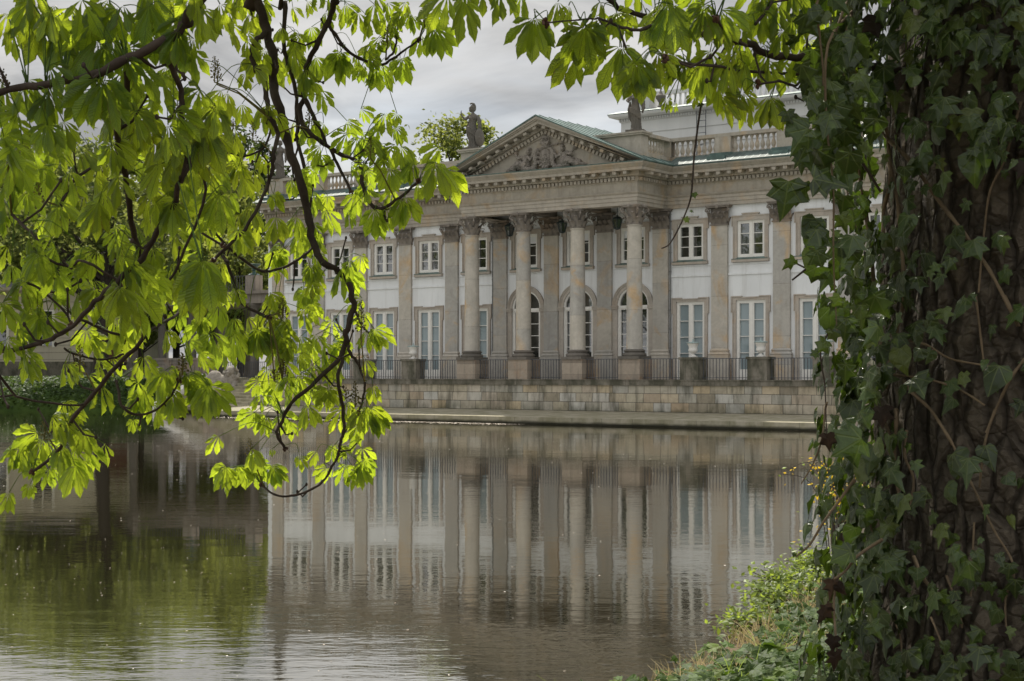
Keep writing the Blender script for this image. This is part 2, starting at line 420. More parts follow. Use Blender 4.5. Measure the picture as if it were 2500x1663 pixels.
def leaf_mat(name, dif, trn, mixf=0.5, veins=0.0, rough=0.42, spec=0.4, var=0.35, young=0.0):
    q = NT(name)
    isl = q.n('ShaderNodeNewGeometry').outputs['Random Per Island']
    k = q.n('ShaderNodeMapRange', {0: isl, 1: 0.0, 2: 1.0, 3: 1 - var, 4: 1 + var}).outputs[0]
    cd = q.n('ShaderNodeVectorMath', {0: dif, 'Scale': k}, operation='SCALE').outputs[0]
    ct = q.n('ShaderNodeVectorMath', {0: trn, 'Scale': k}, operation='SCALE').outputs[0]
    nrm = None
    if veins:
        uv = q.n('ShaderNodeUVMap', uv_map='leaf').outputs[0]
        s = q.n('ShaderNodeSeparateXYZ', {0: uv}).outputs
        au = q.math('ABSOLUTE', s[0])
        ph = q.math('MULTIPLY', q.math('SUBTRACT', s[1], q.math('MULTIPLY', au, 0.11)), 17.0)
        fr = q.math('ABSOLUTE', q.math('SUBTRACT', q.math('FRACT', ph), 0.5))      # 0.5 on a side vein
        side = q.n('ShaderNodeMapRange', {0: fr, 1: 0.36, 2: 0.5}).outputs[0]
        mid = q.n('ShaderNodeMapRange', {0: au, 1: 0.10, 2: 0.03}).outputs[0]
        vein = q.math('MAXIMUM', q.math('MULTIPLY', side, 0.55), mid)
        ct = q.mix(q.math('MULTIPLY', vein, veins), ct, (trn[0] * 0.42, trn[1] * 0.42, trn[2] * 0.5))
        cd = q.mix(q.math('MULTIPLY', vein, veins * 0.6), cd, (dif[0] * 1.7, dif[1] * 1.45, dif[2] * 1.6))
        ob_ = q.n('ShaderNodeTexCoord').outputs['Object']
        blem = q.ramp(q.noise(ob_, 9.0, 3, 0.6), (0.50, 0.0), (0.62, 1.0))
        edge = q.math('MULTIPLY', q.n('ShaderNodeMapRange', {0: q.math('ADD', au, q.math('MULTIPLY', q.noise(ob_, 120.0, 2), 0.35)), 1: 0.92, 2: 1.15}).outputs[0], blem)
        spot = q.math('MULTIPLY', q.ramp(q.noise(ob_, 70.0, 2, 0.5), (0.70, 0.0), (0.74, 1.0)), blem)
        bad = q.math('MULTIPLY', q.math('MAXIMUM', edge, spot), 0.8)
        ct = q.mix(bad, ct, (0.16, 0.09, 0.02)); cd = q.mix(bad, cd, (0.09, 0.055, 0.02))
        hue = q.noise(ob_, 2.2, 2, 0.5)
        ct = q.mix(q.ramp(hue, (0.35, 0.0), (0.65, 0.5)), ct, (trn[0] * 0.62, trn[1] * 0.82, trn[2]))
        nrm = q.bump(q.math('MULTIPLY', q.math('SUBTRACT', 0.5, fr), 1.0), 0.55, 0.004)
    pr = q.bsdf(cd, rough, spec, nrm)
    tr = q.n('ShaderNodeBsdfTranslucent', {'Color': ct})
    if nrm: q.t.links.new(nrm, tr.inputs['Normal'])
    mixs = q.n('ShaderNodeMixShader', {0: mixf, 1: pr, 2: tr.outputs[0]}).outputs[0]
    return q.done(mixs)
M['leaf'] = leaf_mat('chestnut_leaf', (0.040, 0.088, 0.014), (0.55, 0.65, 0.03), 0.48, 0.95, var=0.42)
def ivy_mat(name, dif, trn, spec=0.35, rough=0.4):
    q = NT(name)
    isl = q.n('ShaderNodeNewGeometry').outputs['Random Per Island']
    c = q.ramp(isl, (0.0, tuple(x * 0.55 for x in dif)), (0.55, dif), (0.82, tuple(x * 1.7 for x in dif)), (0.93, (dif[0] * 3.0, dif[1] * 2.2, dif[2] * 1.6)), (1.0, (dif[0] * 1.6, dif[1] * 1.5, dif[2] * 2.2)))
    s = q.n('ShaderNodeSeparateXYZ', {0: q.n('ShaderNodeUVMap', uv_map='leaf').outputs[0]}).outputs
    an = q.math('ARCTAN2', q.math('ABSOLUTE', s[0]), q.math('ADD', s[1], 0.001))
    rr_ = q.n('ShaderNodeVectorMath', {0: q.n('ShaderNodeCombineXYZ', {0: s[0], 1: s[1]}).outputs[0]}, operation='LENGTH').outputs['Value']
    d = q.math('MINIMUM', an, q.math('MINIMUM', q.math('ABSOLUTE', q.math('SUBTRACT', an, 0.72)), q.math('ABSOLUTE', q.math('SUBTRACT', an, 1.45))))
    d = q.math('MULTIPLY', d, rr_)
    vein = q.n('ShaderNodeMapRange', {0: d, 1: 0.030, 2: 0.010}).outputs[0]
    uvn = q.noise(q.n('ShaderNodeTexCoord').outputs['Object'], 60, 4, 0.6)
    c = q.mix(q.math('MULTIPLY', q.ramp(uvn, (0.45, 0.0), (0.7, 1.0)), 0.4), c, tuple(x * 0.5 for x in dif))
    c = q.mix(q.math('MULTIPLY', vein, 0.6), c, (dif[0] * 3.2, dif[1] * 2.4, dif[2] * 2.8))
    nrm = q.bump(q.math('SUBTRACT', uvn, q.math('MULTIPLY', vein, 0.6)), 0.5, 0.004)
    pr = q.bsdf(c, rough, spec, nrm)
    tr = q.n('ShaderNodeBsdfTranslucent', {'Color': trn + (1,)}).outputs[0]
    return q.done(q.n('ShaderNodeMixShader', {0: 0.22, 1: pr, 2: tr}).outputs[0])
M['ivy'] = ivy_mat('ivy_leaf', (0.033, 0.056, 0.013), (0.09, 0.15, 0.012), 0.45, 0.31)
M['ground_ivy'] = ivy_mat('ground_ivy_leaf', (0.034, 0.064, 0.012), (0.10, 0.18, 0.014), 0.10, 0.55)
M['brown_leaf'] = leaf_mat('withered_ivy_leaf', (0.030, 0.021, 0.015), (0.05, 0.03, 0.018), 0.3, 0.0, 0.6, 0.2)
M['tree_leaf'] = leaf_mat('far_tree_leaf', (0.05, 0.078, 0.020), (0.24, 0.27, 0.065), 0.45, 0.0, 0.6, 0.2, 0.45)
M['lime_leaf'] = leaf_mat('far_yellow_green_leaf', (0.07, 0.095, 0.025), (0.29, 0.32, 0.065), 0.46, 0.0, 0.6, 0.2, 0.4)
M['dark_leaf'] = leaf_mat('far_dark_leaf', (0.022, 0.036, 0.016), (0.08, 0.11, 0.025), 0.3, 0.0, 0.6, 0.2, 0.5)
M['shrub_leaf'] = leaf_mat('light_green_shrub_leaf', (0.085, 0.125, 0.022), (0.30, 0.38, 0.045), 0.42, 0.0, 0.5, 0.3, 0.4)
M['flower'] = leaf_mat('yellow_petal', (0.60, 0.40, 0.015), (0.75, 0.52, 0.015), 0.4, 0.0, 0.6, 0.2, 0.2)
M['spike'] = leaf_mat('green_flower_bud', (0.12, 0.11, 0.03), (0.30, 0.24, 0.05), 0.35, 0.0, 0.6, 0.2, 0.5)
M['dry_grass'] = leaf_mat('straw_grass', (0.30, 0.245, 0.13), (0.34, 0.28, 0.14), 0.35, 0.0, 0.6, 0.2, 0.4)
M['green_grass'] = leaf_mat('green_grass', (0.09, 0.14, 0.025), (0.32, 0.42, 0.06), 0.45, 0.0, 0.5, 0.3, 0.4)

def bark_mat(name, a, b, plates=True):
    q = NT(name)
    ob = q.n('ShaderNodeTexCoord').outputs['Object']
    f = q.noise(ob, 9, 6, 0.7)
    c = q.mix(q.ramp(f, (0.3, 0.0), (0.7, 1.0)), a, b)
    if plates:
        # scaly plates split by long cracks and short cross cracks
        w = q.n('ShaderNodeVectorMath', {0: ob, 1: q.n('ShaderNodeVectorMath', {0: q.n('ShaderNodeTexNoise', {'Vector': ob, 'Scale': 5.0, 'Detail': 3.0}).outputs['Color'], 'Scale': 0.07}, operation='SCALE').outputs[0]}, operation='ADD').outputs[0]
        v1 = q.n('ShaderNodeTexVoronoi', {'Vector': q.map(w, (14, 14, 5.0)), 'Scale': 1.0}, feature='DISTANCE_TO_EDGE').outputs[0]
        v2 = q.n('ShaderNodeTexVoronoi', {'Vector': q.map(w, (21, 21, 27)), 'Scale': 1.0}, feature='DISTANCE_TO_EDGE').outputs[0]
        k1 = q.n('ShaderNodeMapRange', {0: v1, 1: 0.0, 2: 0.16}).outputs[0]
        k2 = q.n('ShaderNodeMapRange', {0: v2, 1: 0.0, 2: 0.2}).outputs[0]
        h = q.math('ADD', q.math('MULTIPLY', k1, 1.0), q.math('MULTIPLY', k2, 0.22))
        c = q.mix(q.math('MULTIPLY', q.math('SUBTRACT', 1.0, k1), 0.75), c, tuple(x * 0.35 for x in a))
        c = q.mix(q.math('MULTIPLY', q.math('SUBTRACT', 1.0, k2), 0.3), c, tuple(x * 0.5 for x in a))
        h = q.math('ADD', h, q.math('MULTIPLY', q.noise(ob, 50, 5, 0.7), 0.35))
        nrm = q.bump(h, 1.0, 0.03)
    else:
        nrm = q.bump(q.math('ADD', q.noise(ob, 55, 5, 0.7), q.noise(q.map(ob, (1, 1, 1)), 14, 3)), 0.6, 0.006)
    return q.done(q.bsdf(c, 0.92, 0.12, nrm))
M['trunk'] = bark_mat('plated_trunk_bark', (0.072, 0.060, 0.046), (0.165, 0.138, 0.105))
M['twig'] = bark_mat('branch_bark', (0.032, 0.024, 0.019), (0.080, 0.062, 0.050), False)
M['vine'] = bark_mat('tan_ivy_stem', (0.10, 0.075, 0.048), (0.20, 0.15, 0.095), False)
M['far_bark'] = bark_mat('far_tree_bark', (0.03, 0.025, 0.02), (0.06, 0.05, 0.042), False)
M['bud'] = simple('reddish_bud_scale', (0.075, 0.035, 0.02), 0.5, 0.3, 0.4, 60)

def ground_mat(name, a, b, c2, scale=1.2):
    q = NT(name)
    ob = q.n('ShaderNodeTexCoord').outputs['Object']
    c = q.mix(q.ramp(q.noise(ob, scale, 6, 0.65), (0.35, 0.0), (0.65, 1.0)), a, b)
    c = q.mix(q.ramp(q.noise(ob, scale * 6, 6, 0.7), (0.45, 0.0), (0.7, 1.0)), c, c2)
    return q.done(q.bsdf(c, 0.95, 0.1, q.bump(q.noise(ob, 30, 5, 0.7), 0.6, 0.03)))
M['soil'] = ground_mat('dark_bank_soil', (0.045, 0.036, 0.025), (0.09, 0.068, 0.045), (0.13, 0.10, 0.065))
M['grass_land'] = ground_mat('park_lawn', (0.030, 0.052, 0.012), (0.050, 0.080, 0.018), (0.022, 0.036, 0.012), 0.6)
M['gravel'] = ground_mat('pale_gravel_path', (0.36, 0.29, 0.23), (0.44, 0.37, 0.30), (0.30, 0.24, 0.19), 3.0)
M['mud'] = ground_mat('pond_mud', (0.03, 0.027, 0.018), (0.045, 0.04, 0.028), (0.02, 0.018, 0.012), 1.0)

def water_mat():
    q = NT('brown_pond_water')
    ob = q.n('ShaderNodeTexCoord').outputs['Object']
    a = q.noise(q.map(ob, (1.5, 3.4, 1), (0, 0, 0.12)), 1.0, 3, 0.55)
    b = q.noise(q.map(ob, (7.0, 15.0, 1), (0, 0, -0.2)), 1.0, 2, 0.5)
    c = q.noise(q.map(ob, (0.35, 0.5, 1)), 1.0, 2, 0.5)
    gust = q.ramp(q.noise(q.map(ob, (0.10, 0.16, 1), loc=(3.1, 0.7, 0)), 1.0, 3, 0.5), (0.42, 0.3), (0.60, 1.0))
    yy = q.n('ShaderNodeSeparateXYZ', {0: ob}).outputs[1]
    gust = q.math('MULTIPLY', gust, q.n('ShaderNodeMapRange', {0: yy, 1: 11.0, 2: 20.0, 3: 1.7, 4: 1.0}).outputs[0])
    h = q.math('ADD', q.math('MULTIPLY', a, 0.55), q.math('MULTIPLY', b, 0.16))
    h = q.math('ADD', q.math('MULTIPLY', h, gust), q.math('MULTIPLY', c, 1.1))
    nrm = q.bump(h, 1.0, 0.0048)
    murk = q.mix(q.noise(ob, 0.2, 3), (0.017, 0.015, 0.008), (0.027, 0.024, 0.013))
    fr = q.n('ShaderNodeFresnel', {'IOR': 1.34, 'Normal': nrm}).outputs[0]
    fac = q.math('POWER', fr, 0.34)
    body = q.n('ShaderNodeBsdfDiffuse', {'Color': murk, 'Normal': nrm}).outputs[0]
    gl = q.n('ShaderNodeBsdfGlossy', {'Color': (0.97, 0.95, 0.90, 1), 'Roughness': 0.03, 'Normal': nrm}).outputs[0]
    return q.done(q.n('ShaderNodeMixShader', {0: fac, 1: body, 2: gl}).outputs[0])
M['water'] = water_mat()
# ================================================================== setting: ground, water
def catmull(pts, step):
    out = []; n = len(pts)
    for i in range(n):
        p0, p1, p2, p3 = (V(pts[(i + k - 1) % n]) for k in range(4))
        m = max(2, int((p2 - p1).length / step(p1)))
        for k in range(m):
            t = k / m
            out.append(0.5 * ((2 * p1) + (p2 - p0) * t + (2 * p0 - 5 * p1 + 4 * p2 - p3) * t * t + (3 * p1 - p0 - 3 * p2 + p3) * t ** 3))
    return out
SHORE = [(-25, 5.0), (-12, 6.2), (-5, 7.3), (-1.5, 8.0), (0.15, 9.1), (0.9, 10.2), (1.48, 11.7), (2.15, 13.2), (2.85, 14.8), (3.7, 16.8), (5.2, 19.5), (7.5, 24), (11, 31), (16, 40),
         (19, 50), (18.5, 57), (12.6, 63.4), (-10.2, 80.2), (-16.2, 83.6), (-19, 81.8), (-23, 80.7), (-27, 80.3), (-31, 78), (-35, 70), (-38, 55), (-40, 40), (-41, 22), (-38, 10), (-31, 5.8)]
loop = catmull([(x, y, 0) for x, y in SHORE], lambda p: 0.45 if p.length < 26 and p.x > -8 else 2.0)
RINGS = [(0.0, -0.55, -0.5), (0.25, 0.08, 0.12), (0.7, 0.17, 0.62), (1.5, 0.27, 0.95), (3.0, 0.40, 1.22), (5.5, 0.47, 1.55), (8.0, 0.5, 1.75), (14, 0.7, 1.75), (40, 1.75, 1.75), (150, 1.75, 1.75), (3200, 1.75, 1.75)]
def ground():
    n = len(loop); vs = []; fs = []
    for i, p in enumerate(loop):
        t = (loop[(i + 2) % n] - loop[i - 2]).normalized()
        nr = V((t.y, -t.x, 0))
        far = min(1.0, max(0.0, (p.length - 22) / 22))
        for k, (d, zn, zf) in enumerate(RINGS):
            if k >= 8:
                rad = (p - V((-10, 42, 0))).normalized()
                q = p + (nr * 14 + rad * (d - 14) if d < 100 else rad * d)
            else: q = p + nr * d
            z = zn + (zf - zn) * far
            if 0 < k < 8: z += (mnoise.noise(V((q.x * 0.9, q.y * 0.9, 1.7))) * 0.06 + mnoise.noise(V((q.x * 0.3, q.y * 0.3, 5))) * 0.08) * (0.6 if k > 1 else 0.35)
            vs.append((q.x, q.y, z))
    m = len(RINGS)
    for i in range(n):
        j = (i + 1) % n
        for k in range(m - 1):
            fs.append((i * m + k, i * m + k + 1, j * m + k + 1, j * m + k))
    mb = MB(); mb.add(vs, fs)
    q = NT('park_ground')
    ob = q.n('ShaderNodeTexCoord').outputs['Object']
    g = q.mix(q.ramp(q.noise(ob, 0.6, 6, 0.65), (0.35, 0.0), (0.65, 1.0)), (0.030, 0.052, 0.012), (0.052, 0.082, 0.018))
    s = q.mix(q.ramp(q.noise(ob, 3.0, 6, 0.7), (0.35, 0.0), (0.65, 1.0)), (0.050, 0.038, 0.026), (0.12, 0.09, 0.055))
    dist = q.n('ShaderNodeVectorMath', {0: ob}, operation='LENGTH').outputs['Value']
    near = q.n('ShaderNodeMapRange', {0: dist, 1: 22.0, 2: 15.0}).outputs[0]
    o = mb.build('ground', q.done(q.bsdf(q.mix(near, g, s), 0.95, 0.1, q.bump(q.noise(ob, 24, 5, 0.7), 0.6, 0.03))), smooth=180)
    tag(o, kind='structure')
    return o
ground_o = ground()
w = MB(); w.add([(-70, -70, 0), (60, -70, 0), (60, 110, 0), (-70, 110, 0)], [(0, 1, 2, 3)])
tag(w.build('water', M['water']), kind='structure')
w = MB(); w.add([(-72, -72, -1.2), (62, -72, -1.2), (62, 112, -1.2), (-72, 112, -1.2)], [(0, 1, 2, 3)])
tag(w.build('pond_bed', M['mud']), kind='structure')
w = MB(); w.add([(-44, 89, 1.765), (-21.5, 89.5, 1.765), (-18.5, 92.5, 1.765), (-18, 96, 1.765), (-44, 95.5, 1.765)], [(0, 1, 2, 3, 4)])
tag(w.build('gravel_path', M['gravel']), kind='structure')

# ================================================================== palace
PALZ = 1.75
PA = radians(-36)
C0 = V((2.84, 67.69, PALZ))
pal = empty('palace', C0, PA)
tag(pal, 'pale neoclassical palace with columned pediment portico on a stone terrace by the pond', 'palace')
def W(x, y, z=0.0):
    """palace coordinates to world"""
    c, s = cos(PA), sin(PA)
    return V((C0.x + x * c - y * s, C0.y + x * s + y * c, C0.z + z))
BAY = 2.8
LX, RX = -18.95, 18.95
PX = [(k - 6.5) * BAY for k in range(14)]         # pilaster axes
BX = [(k - 6.0) * BAY for k in range(13)]         # bay axes
ARCH = (-BAY, 0.0, BAY)
ZT = 7.15                                         # underside of the entablature
YW = 0.12                                         # wall face, pilaster faces stand at y = 0

# ---- wall with openings, one mesh
wall = MB()
def quad(x0, x1, z0, z1, y=YW): wall.add([(x0, y, z0), (x1, y, z0), (x1, y, z1), (x0, y, z1)], [(0, 1, 2, 3)])
def reveal(pts, y0=YW, y1=YW + 0.3):
    n = len(pts)
    vs = [(x, y0, z) for x, z in pts] + [(x, y1, z) for x, z in pts]
    wall.add(vs, [(i, i + 1, i + 1 + n, i + n) for i in range(n - 1)])
UW, UZ0, UZ1 = 0.62, 4.98, 6.48       # upper window half width, bottom, top
DW, DZ1 = 0.67, 3.24                  # french door
AR, AZ = 0.78, 3.17                   # arch radius, springing
edges = [LX] + PX[:] + [RX]
ZW = 8.8
quad(LX, BX[0] - BAY / 2, 0, ZW); quad(BX[-1] + BAY / 2, RX, 0, ZW)
for b in BX:
    x0, x1 = b - BAY / 2, b + BAY / 2
    quad(x0, b - UW, 4.5, ZW); quad(b + UW, x1, 4.5, ZW)
    quad(b - UW, b + UW, 4.5, UZ0); quad(b - UW, b + UW, UZ1, ZW)
    reveal([(b - UW, UZ0), (b - UW, UZ1), (b + UW, UZ1), (b + UW, UZ0), (b - UW, UZ0)])
    if b in ARCH:
        quad(x0, b - AR, 0, AZ); quad(b + AR, x1, 0, AZ)
        N = 20
        arc = [(b - AR * cos(pi * k / N), AZ + AR * sin(pi * k / N)) for k in range(N + 1)]
        for k in range(N):
            (xa, za), (xb, zb) = arc[k], arc[k + 1]
            wall.add([(xa, YW, za), (xb, YW, zb), (xb, YW, 4.5), (xa, YW, 4.5)], [(0, 1, 2, 3)])
        quad(x0, b - AR, AZ, 4.5); quad(b + AR, x1, AZ, 4.5)
        reveal([(b - AR, 0)] + arc + [(b + AR, 0)])
    else:
        quad(x0, b - DW, 0, 4.5); quad(b + DW, x1, 0, 4.5); quad(b - DW, b + DW, DZ1, 4.5)
        reveal([(b - DW, 0), (b - DW, DZ1), (b + DW, DZ1), (b + DW, 0)])
wall.add([(LX, YW, 0), (LX, 13, 0), (LX, 13, ZT), (LX, YW, ZT)], [(0, 1, 2, 3)])
wall.add([(RX, YW, 0), (RX, YW, ZT), (RX, 13, ZT), (RX, 13, 0)], [(0, 1, 2, 3)])
wall.add([(LX, 13, 0), (RX, 13, 0), (RX, 13, ZT), (LX, 13, ZT)], [(0, 1, 2, 3)])
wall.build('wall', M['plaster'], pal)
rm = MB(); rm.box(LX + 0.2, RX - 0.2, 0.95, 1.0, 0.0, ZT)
rm.build('unlit_room_backing', simple('dark_room', (0.02, 0.02, 0.02), 0.9, 0.1), pal)  # near-black panel whose colour stands in for the unlit rooms

# string course between the storeys, socle strip by the floor
for k in range(13):
    sc_ = MB(); so = MB()
    x0, x1 = PX[k] + 0.38, PX[k + 1] - 0.38
    if BX[k] in ARCH:
        sc_.box(x0, x1, YW - 0.03, YW + 0.05, 4.72, 4.80)
    else:
        sc_.box(x0, x1, YW - 0.03, YW + 0.05, 4.70, 4.77); sc_.box(x0, x1, YW - 0.045, YW + 0.05, 4.28, 4.36)
    wd = AR if BX[k] in ARCH else DW
    so.box(x0, BX[k] - wd - 0.21, YW - 0.05, YW + 0.05, 0.0, 0.88); MB().box(BX[k] + wd + 0.21, x1, YW - 0.05, YW + 0.05, 0.0, 0.88).build('socle', M['dark_stone'], pal)
    sc_.build('string_course', M['plaster'], pal)
    so.build('socle', M['dark_stone'], pal)

# ---- corinthian capital (square = pilaster)
def capital(square, r, h, wtop):
    """bell with two rows of curled leaves, corner volutes and a moulded abacus; origin at its foot, axis z"""
    m = MB()
    def leafy(cx, cy, ang, z0, hh, w, out, lean):
        # a leaf climbs the bell and curls over at the tip
        d = V((cos(ang), sin(ang), 0)); s = V((-sin(ang), cos(ang), 0))
        rows = [(0.0, 0.01, 0.8), (0.35, 0.035, 1.0), (0.65, 0.075, 1.05), (0.88, 0.14, 0.9), (1.0, 0.22, 0.66), (0.92, 0.285, 0.42), (0.78, 0.29, 0.14)]
        vs = []
        for (t, o, ww) in rows:
            for u in (-1, -0.45, 0, 0.45, 1):
                rib = 0.018 * (1 - abs(u)) + (0.012 if abs(u) == 0.45 else 0)
                p = V((cx, cy, 0)) + d * (o * out / 0.17 + rib + lean * t) + s * (u * ww * w / 2) + V((0, 0, z0 + t * hh))
                vs.append(p)
        fs = [(i * 5 + k, i * 5 + k + 1, (i + 1) * 5 + k + 1, (i + 1) * 5 + k) for i in range(6) for k in range(4)]
        m.add(vs, fs); m.add(vs, [tuple(reversed(f)) for f in fs])
    if square:
        m.box(-r, r, -0.06, 0.14, 0, h * 0.86)
        m.box(-r - 0.04, r + 0.04, -0.10, 0.14, 0, 0.06)
        for k in range(3): leafy(-r * 0.66 + k * r * 0.66, -0.06, -pi / 2, 0.06, h * 0.33, r * 0.62, 0.13, 0.02)
        for k in range(4): leafy(-r + k * r * 0.667, -0.06, -pi / 2, 0.06 + h * 0.10, h * 0.48, r * 0.55, 0.15, 0.06)
        for sx in (-1, 1):
            leafy(sx * r, 0.04, 0 if sx > 0 else pi, 0.06, h * 0.33, 0.18, 0.11, 0.02)
        vol = [(-1, -1), (1, -1)]
        ab = MB(); 
        m.box(-wtop, wtop, -0.24, 0.14, h * 0.88, h * 0.95); m.box(-wtop - 0.03, wtop + 0.03, -0.27, 0.14, h * 0.95, h)
        m.ball((0, -0.27, h * 0.92), 0.10, 0.05, 0.09, 8, 6)
        yv = -0.16
    else:
        m.lathe([(r * 1.04, 0), (r * 1.12, 0.03), (r * 1.04, 0.06), (r * 0.98, 0.08), (r * 0.98, h * 0.5), (r * 1.12, h * 0.78), (r * 1.3, h * 0.88)], seg=20)
        for k in range(8):
            a = 2 * pi * k / 8
            leafy(r * cos(a), r * sin(a), a, 0.06, h * 0.33, r * 0.72, 0.13, 0.02)
            a += pi / 8
            leafy(r * cos(a), r * sin(a), a, 0.06 + h * 0.08, h * 0.50, r * 0.62, 0.15, 0.05)
        # abacus with hollow sides
        pts = []
        for k in range(4):
            a = pi / 4 + k * pi / 2
            for u in (-0.09, 0.09): pts.append((a + u, wtop * 1.36))
            for u in (0.25, 0.4, 0.5, 0.6, 0.75): pts.append((a + u * pi / 2, wtop * (1.02 if u == 0.5 else 1.05 if u in (0.4, 0.6) else 1.17)))
        n = len(pts)
        for z0, z1, k in ((h * 0.88, h * 0.95, 0.96), (h * 0.95, h, 1.02)):
            vs = [(q * k * cos(a), q * k * sin(a), z) for z in (z0, z1) for a, q in pts]
            m.add(vs, [tuple(range(n - 1, -1, -1)), tuple(range(n, 2 * n))] + [(i, (i + 1) % n, (i + 1) % n + n, i + n) for i in range(n)])
        for k in range(4):
            a = k * pi / 2
            m.ball((wtop * 1.05 * cos(a), wtop * 1.05 * sin(a), h * 0.93), 0.075, None, None, 8, 6)
        vol = [(-1, -1), (1, -1), (1, 1), (-1, 1)]
    for sx, sy in vol:
        # volute: a scroll under each corner of the abacus
        if square: c = V((sx * wtop * 0.86, -0.19, h * 0.74)); d = V((sx * 0.8, -0.6, 0))
        else: c = V((sx * wtop * 0.83, sy * wtop * 0.83, h * 0.74)); d = V((sx, sy, 0)).normalized()
        d.normalize()
        pts = []; rad = []
        for k in range(15):
            t = k / 14; a = t * 2.6 * pi; rr = 0.105 * (1 - 0.72 * t)
            pts.append(c + d * (rr * cos(a)) + V((0, 0, rr * sin(a)))); rad.append(0.032 * (1 - 0.4 * t))
        pts = [c + V((-d.x * 0.24, -d.y * 0.24, -h * 0.28)), c + V((-d.x * 0.02, -d.y * 0.02, -h * 0.10))] + pts
        m.tube(pts, [0.03, 0.035] + rad, 6)
        m.ball(c, 0.04, None, None, 8, 6)
    return m

# ---- pilasters
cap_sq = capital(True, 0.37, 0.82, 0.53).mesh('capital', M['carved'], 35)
def pilaster(x):
    m = MB()
    m.box(x - 0.37, x + 0.37, 0.0, 0.26, 1.26, 6.33)
    o = m.build('pilaster', M['pilaster_stone'], pal)
    b = MB()
    b.box(x - 0.47, x + 0.47, -0.10, 0.26, 0.88, 1.0)
    prof = [(0.44, 1.0), (0.47, 1.04), (0.44, 1.09), (0.40, 1.12), (0.415, 1.17), (0.43, 1.19), (0.40, 1.23), (0.372, 1.26)]
    n = len(prof)
    vs = [];
    for w_, z in prof: vs += [(x - w_, 0.26, z), (x - w_, 0.37 - w_ - 0.0, z), (x + w_, 0.37 - w_, z), (x + w_, 0.26, z)]
    b.add(vs, [(i * 4 + k, i * 4 + k + 1, i * 4 + k + 5, i * 4 + k + 4) for i in range(n - 1) for k in range(3)])
    b.box(x - 0.46, x + 0.46, -0.09, 0.26, 0.0, 0.88)
    b.build('base', M['dark_stone'] if False else M['pilaster_stone'], o)
    c = bpy.data.objects.new('capital', cap_sq); COL.objects.link(c); c.parent = o; c.location = (x, 0.06, 6.33)
    return o
for x in PX: pilaster(x)

# ---- columns of the portico
CY = -2.06
cap_rd = capital(False, 0.30, 0.81, 0.43).mesh('capital', M['carved'], 35)
def column(x):
    m = MB()
    prof = []
    for k in range(15):
        t = k / 14; z = 1.26 + t * 5.08
        prof.append((0.335 - 0.042 * t ** 1.7, z))
    prof = [(0.37, 1.24)] + prof + [(0.325, 6.30), (0.325, 6.34)]
    m.lathe(prof, x, CY, 0, 32)
    o = m.build('column', M['pilaster_stone'], pal, smooth=40)
    b = MB()
    b.box(x - 0.50, x + 0.50, CY - 0.50, CY + 0.50, 0.84, 0.96)
    b.lathe([(0.47, 0.96), (0.50, 1.0), (0.50, 1.04), (0.47, 1.08), (0.42, 1.09), (0.40, 1.13), (0.43, 1.15), (0.45, 1.18), (0.43, 1.21), (0.38, 1.235), (0.36, 1.25)], x, CY, 0, 32)
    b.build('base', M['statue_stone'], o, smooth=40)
    d = MB(); d.box(x - 0.51, x + 0.51, CY - 0.44, CY + 0.55, 0.0, 0.84)
    d.build('pedestal', M['dark_stone'], o)
    c = bpy.data.objects.new('capital', cap_rd); COL.objects.link(c); c.parent = o; c.location = (x, CY, 6.34)
    return o
for x in (PX[5], PX[6], PX[7], PX[8]): column(x)

# ---- entablature swept round the portico
def sweep(path, prof, mb, closed_ends=True):
    """prof: (outward, z); path: plan polyline walked left to right with the pond on its right-hand side (-y)"""
    n = len(path); m = len(prof); vs = []
    for i, p in enumerate(path):
        p = V(p)
        dirs = []
        if i > 0: dirs.append((V(path[i]) - V(path[i - 1])).normalized())
        if i < n - 1: dirs.append((V(path[i + 1]) - V(path[i])).normalized())
        nn = [V((d.y, -d.x)) for d in dirs]
        if len(nn) == 2:
            b = nn[0] + nn[1]; b = b / b.dot(nn[0])
        else: b = nn[0]
        for o, z in prof: vs.append((p.x + b.x * o, p.y + b.y * o, z))
    fs = [(i * m + k, (i + 1) * m + k, (i + 1) * m + k + 1, i * m + k + 1) for i in range(n - 1) for k in range(m - 1)]
    mb.add(vs, fs)
    return mb
EX, EY0, EY1 = 4.51, -0.02, -2.37
PATH = [(LX - 0.02, EY0), (-EX, EY0), (-EX, EY1), (EX, EY1), (EX, EY0), (RX + 0.02, EY0)]
def part_sweep(name, prof, mat):
    o = sweep(PATH, prof, MB()).build(name, mat, pal)
    return o
ent = part_sweep('architrave', [(-0.6, 7.15), (0, 7.15), (0, 7.30), (0.03, 7.31), (0.03, 7.46), (0.06, 7.47), (0.06, 7.58), (0.10, 7.61), (0.14, 7.66), (0.14, 7.68), (0.02, 7.69)], M['trim'])
part_sweep('frieze', [(0.02, 7.69), (0.02, 8.05), (0.05, 8.09), (0.09, 8.12)], M['trim'])
part_sweep('cornice', [(0.09, 8.12), (0.09, 8.29), (0.18, 8.31), (0.22, 8.36), (0.22, 8.49), (0.60, 8.49), (0.60, 8.60), (0.63, 8.62), (0.66, 8.66), (0.72, 8.72), (0.75, 8.76), (0.75, 8.80), (0.0, 8.84), (-0.6, 8.84)], M['trim'])
gut = sweep(PATH, [(0.755, 8.795), (0.77, 8.81), (0.77, 8.835), (0.2, 8.86)], MB()).build('gutter_edge', M['copper'], pal)
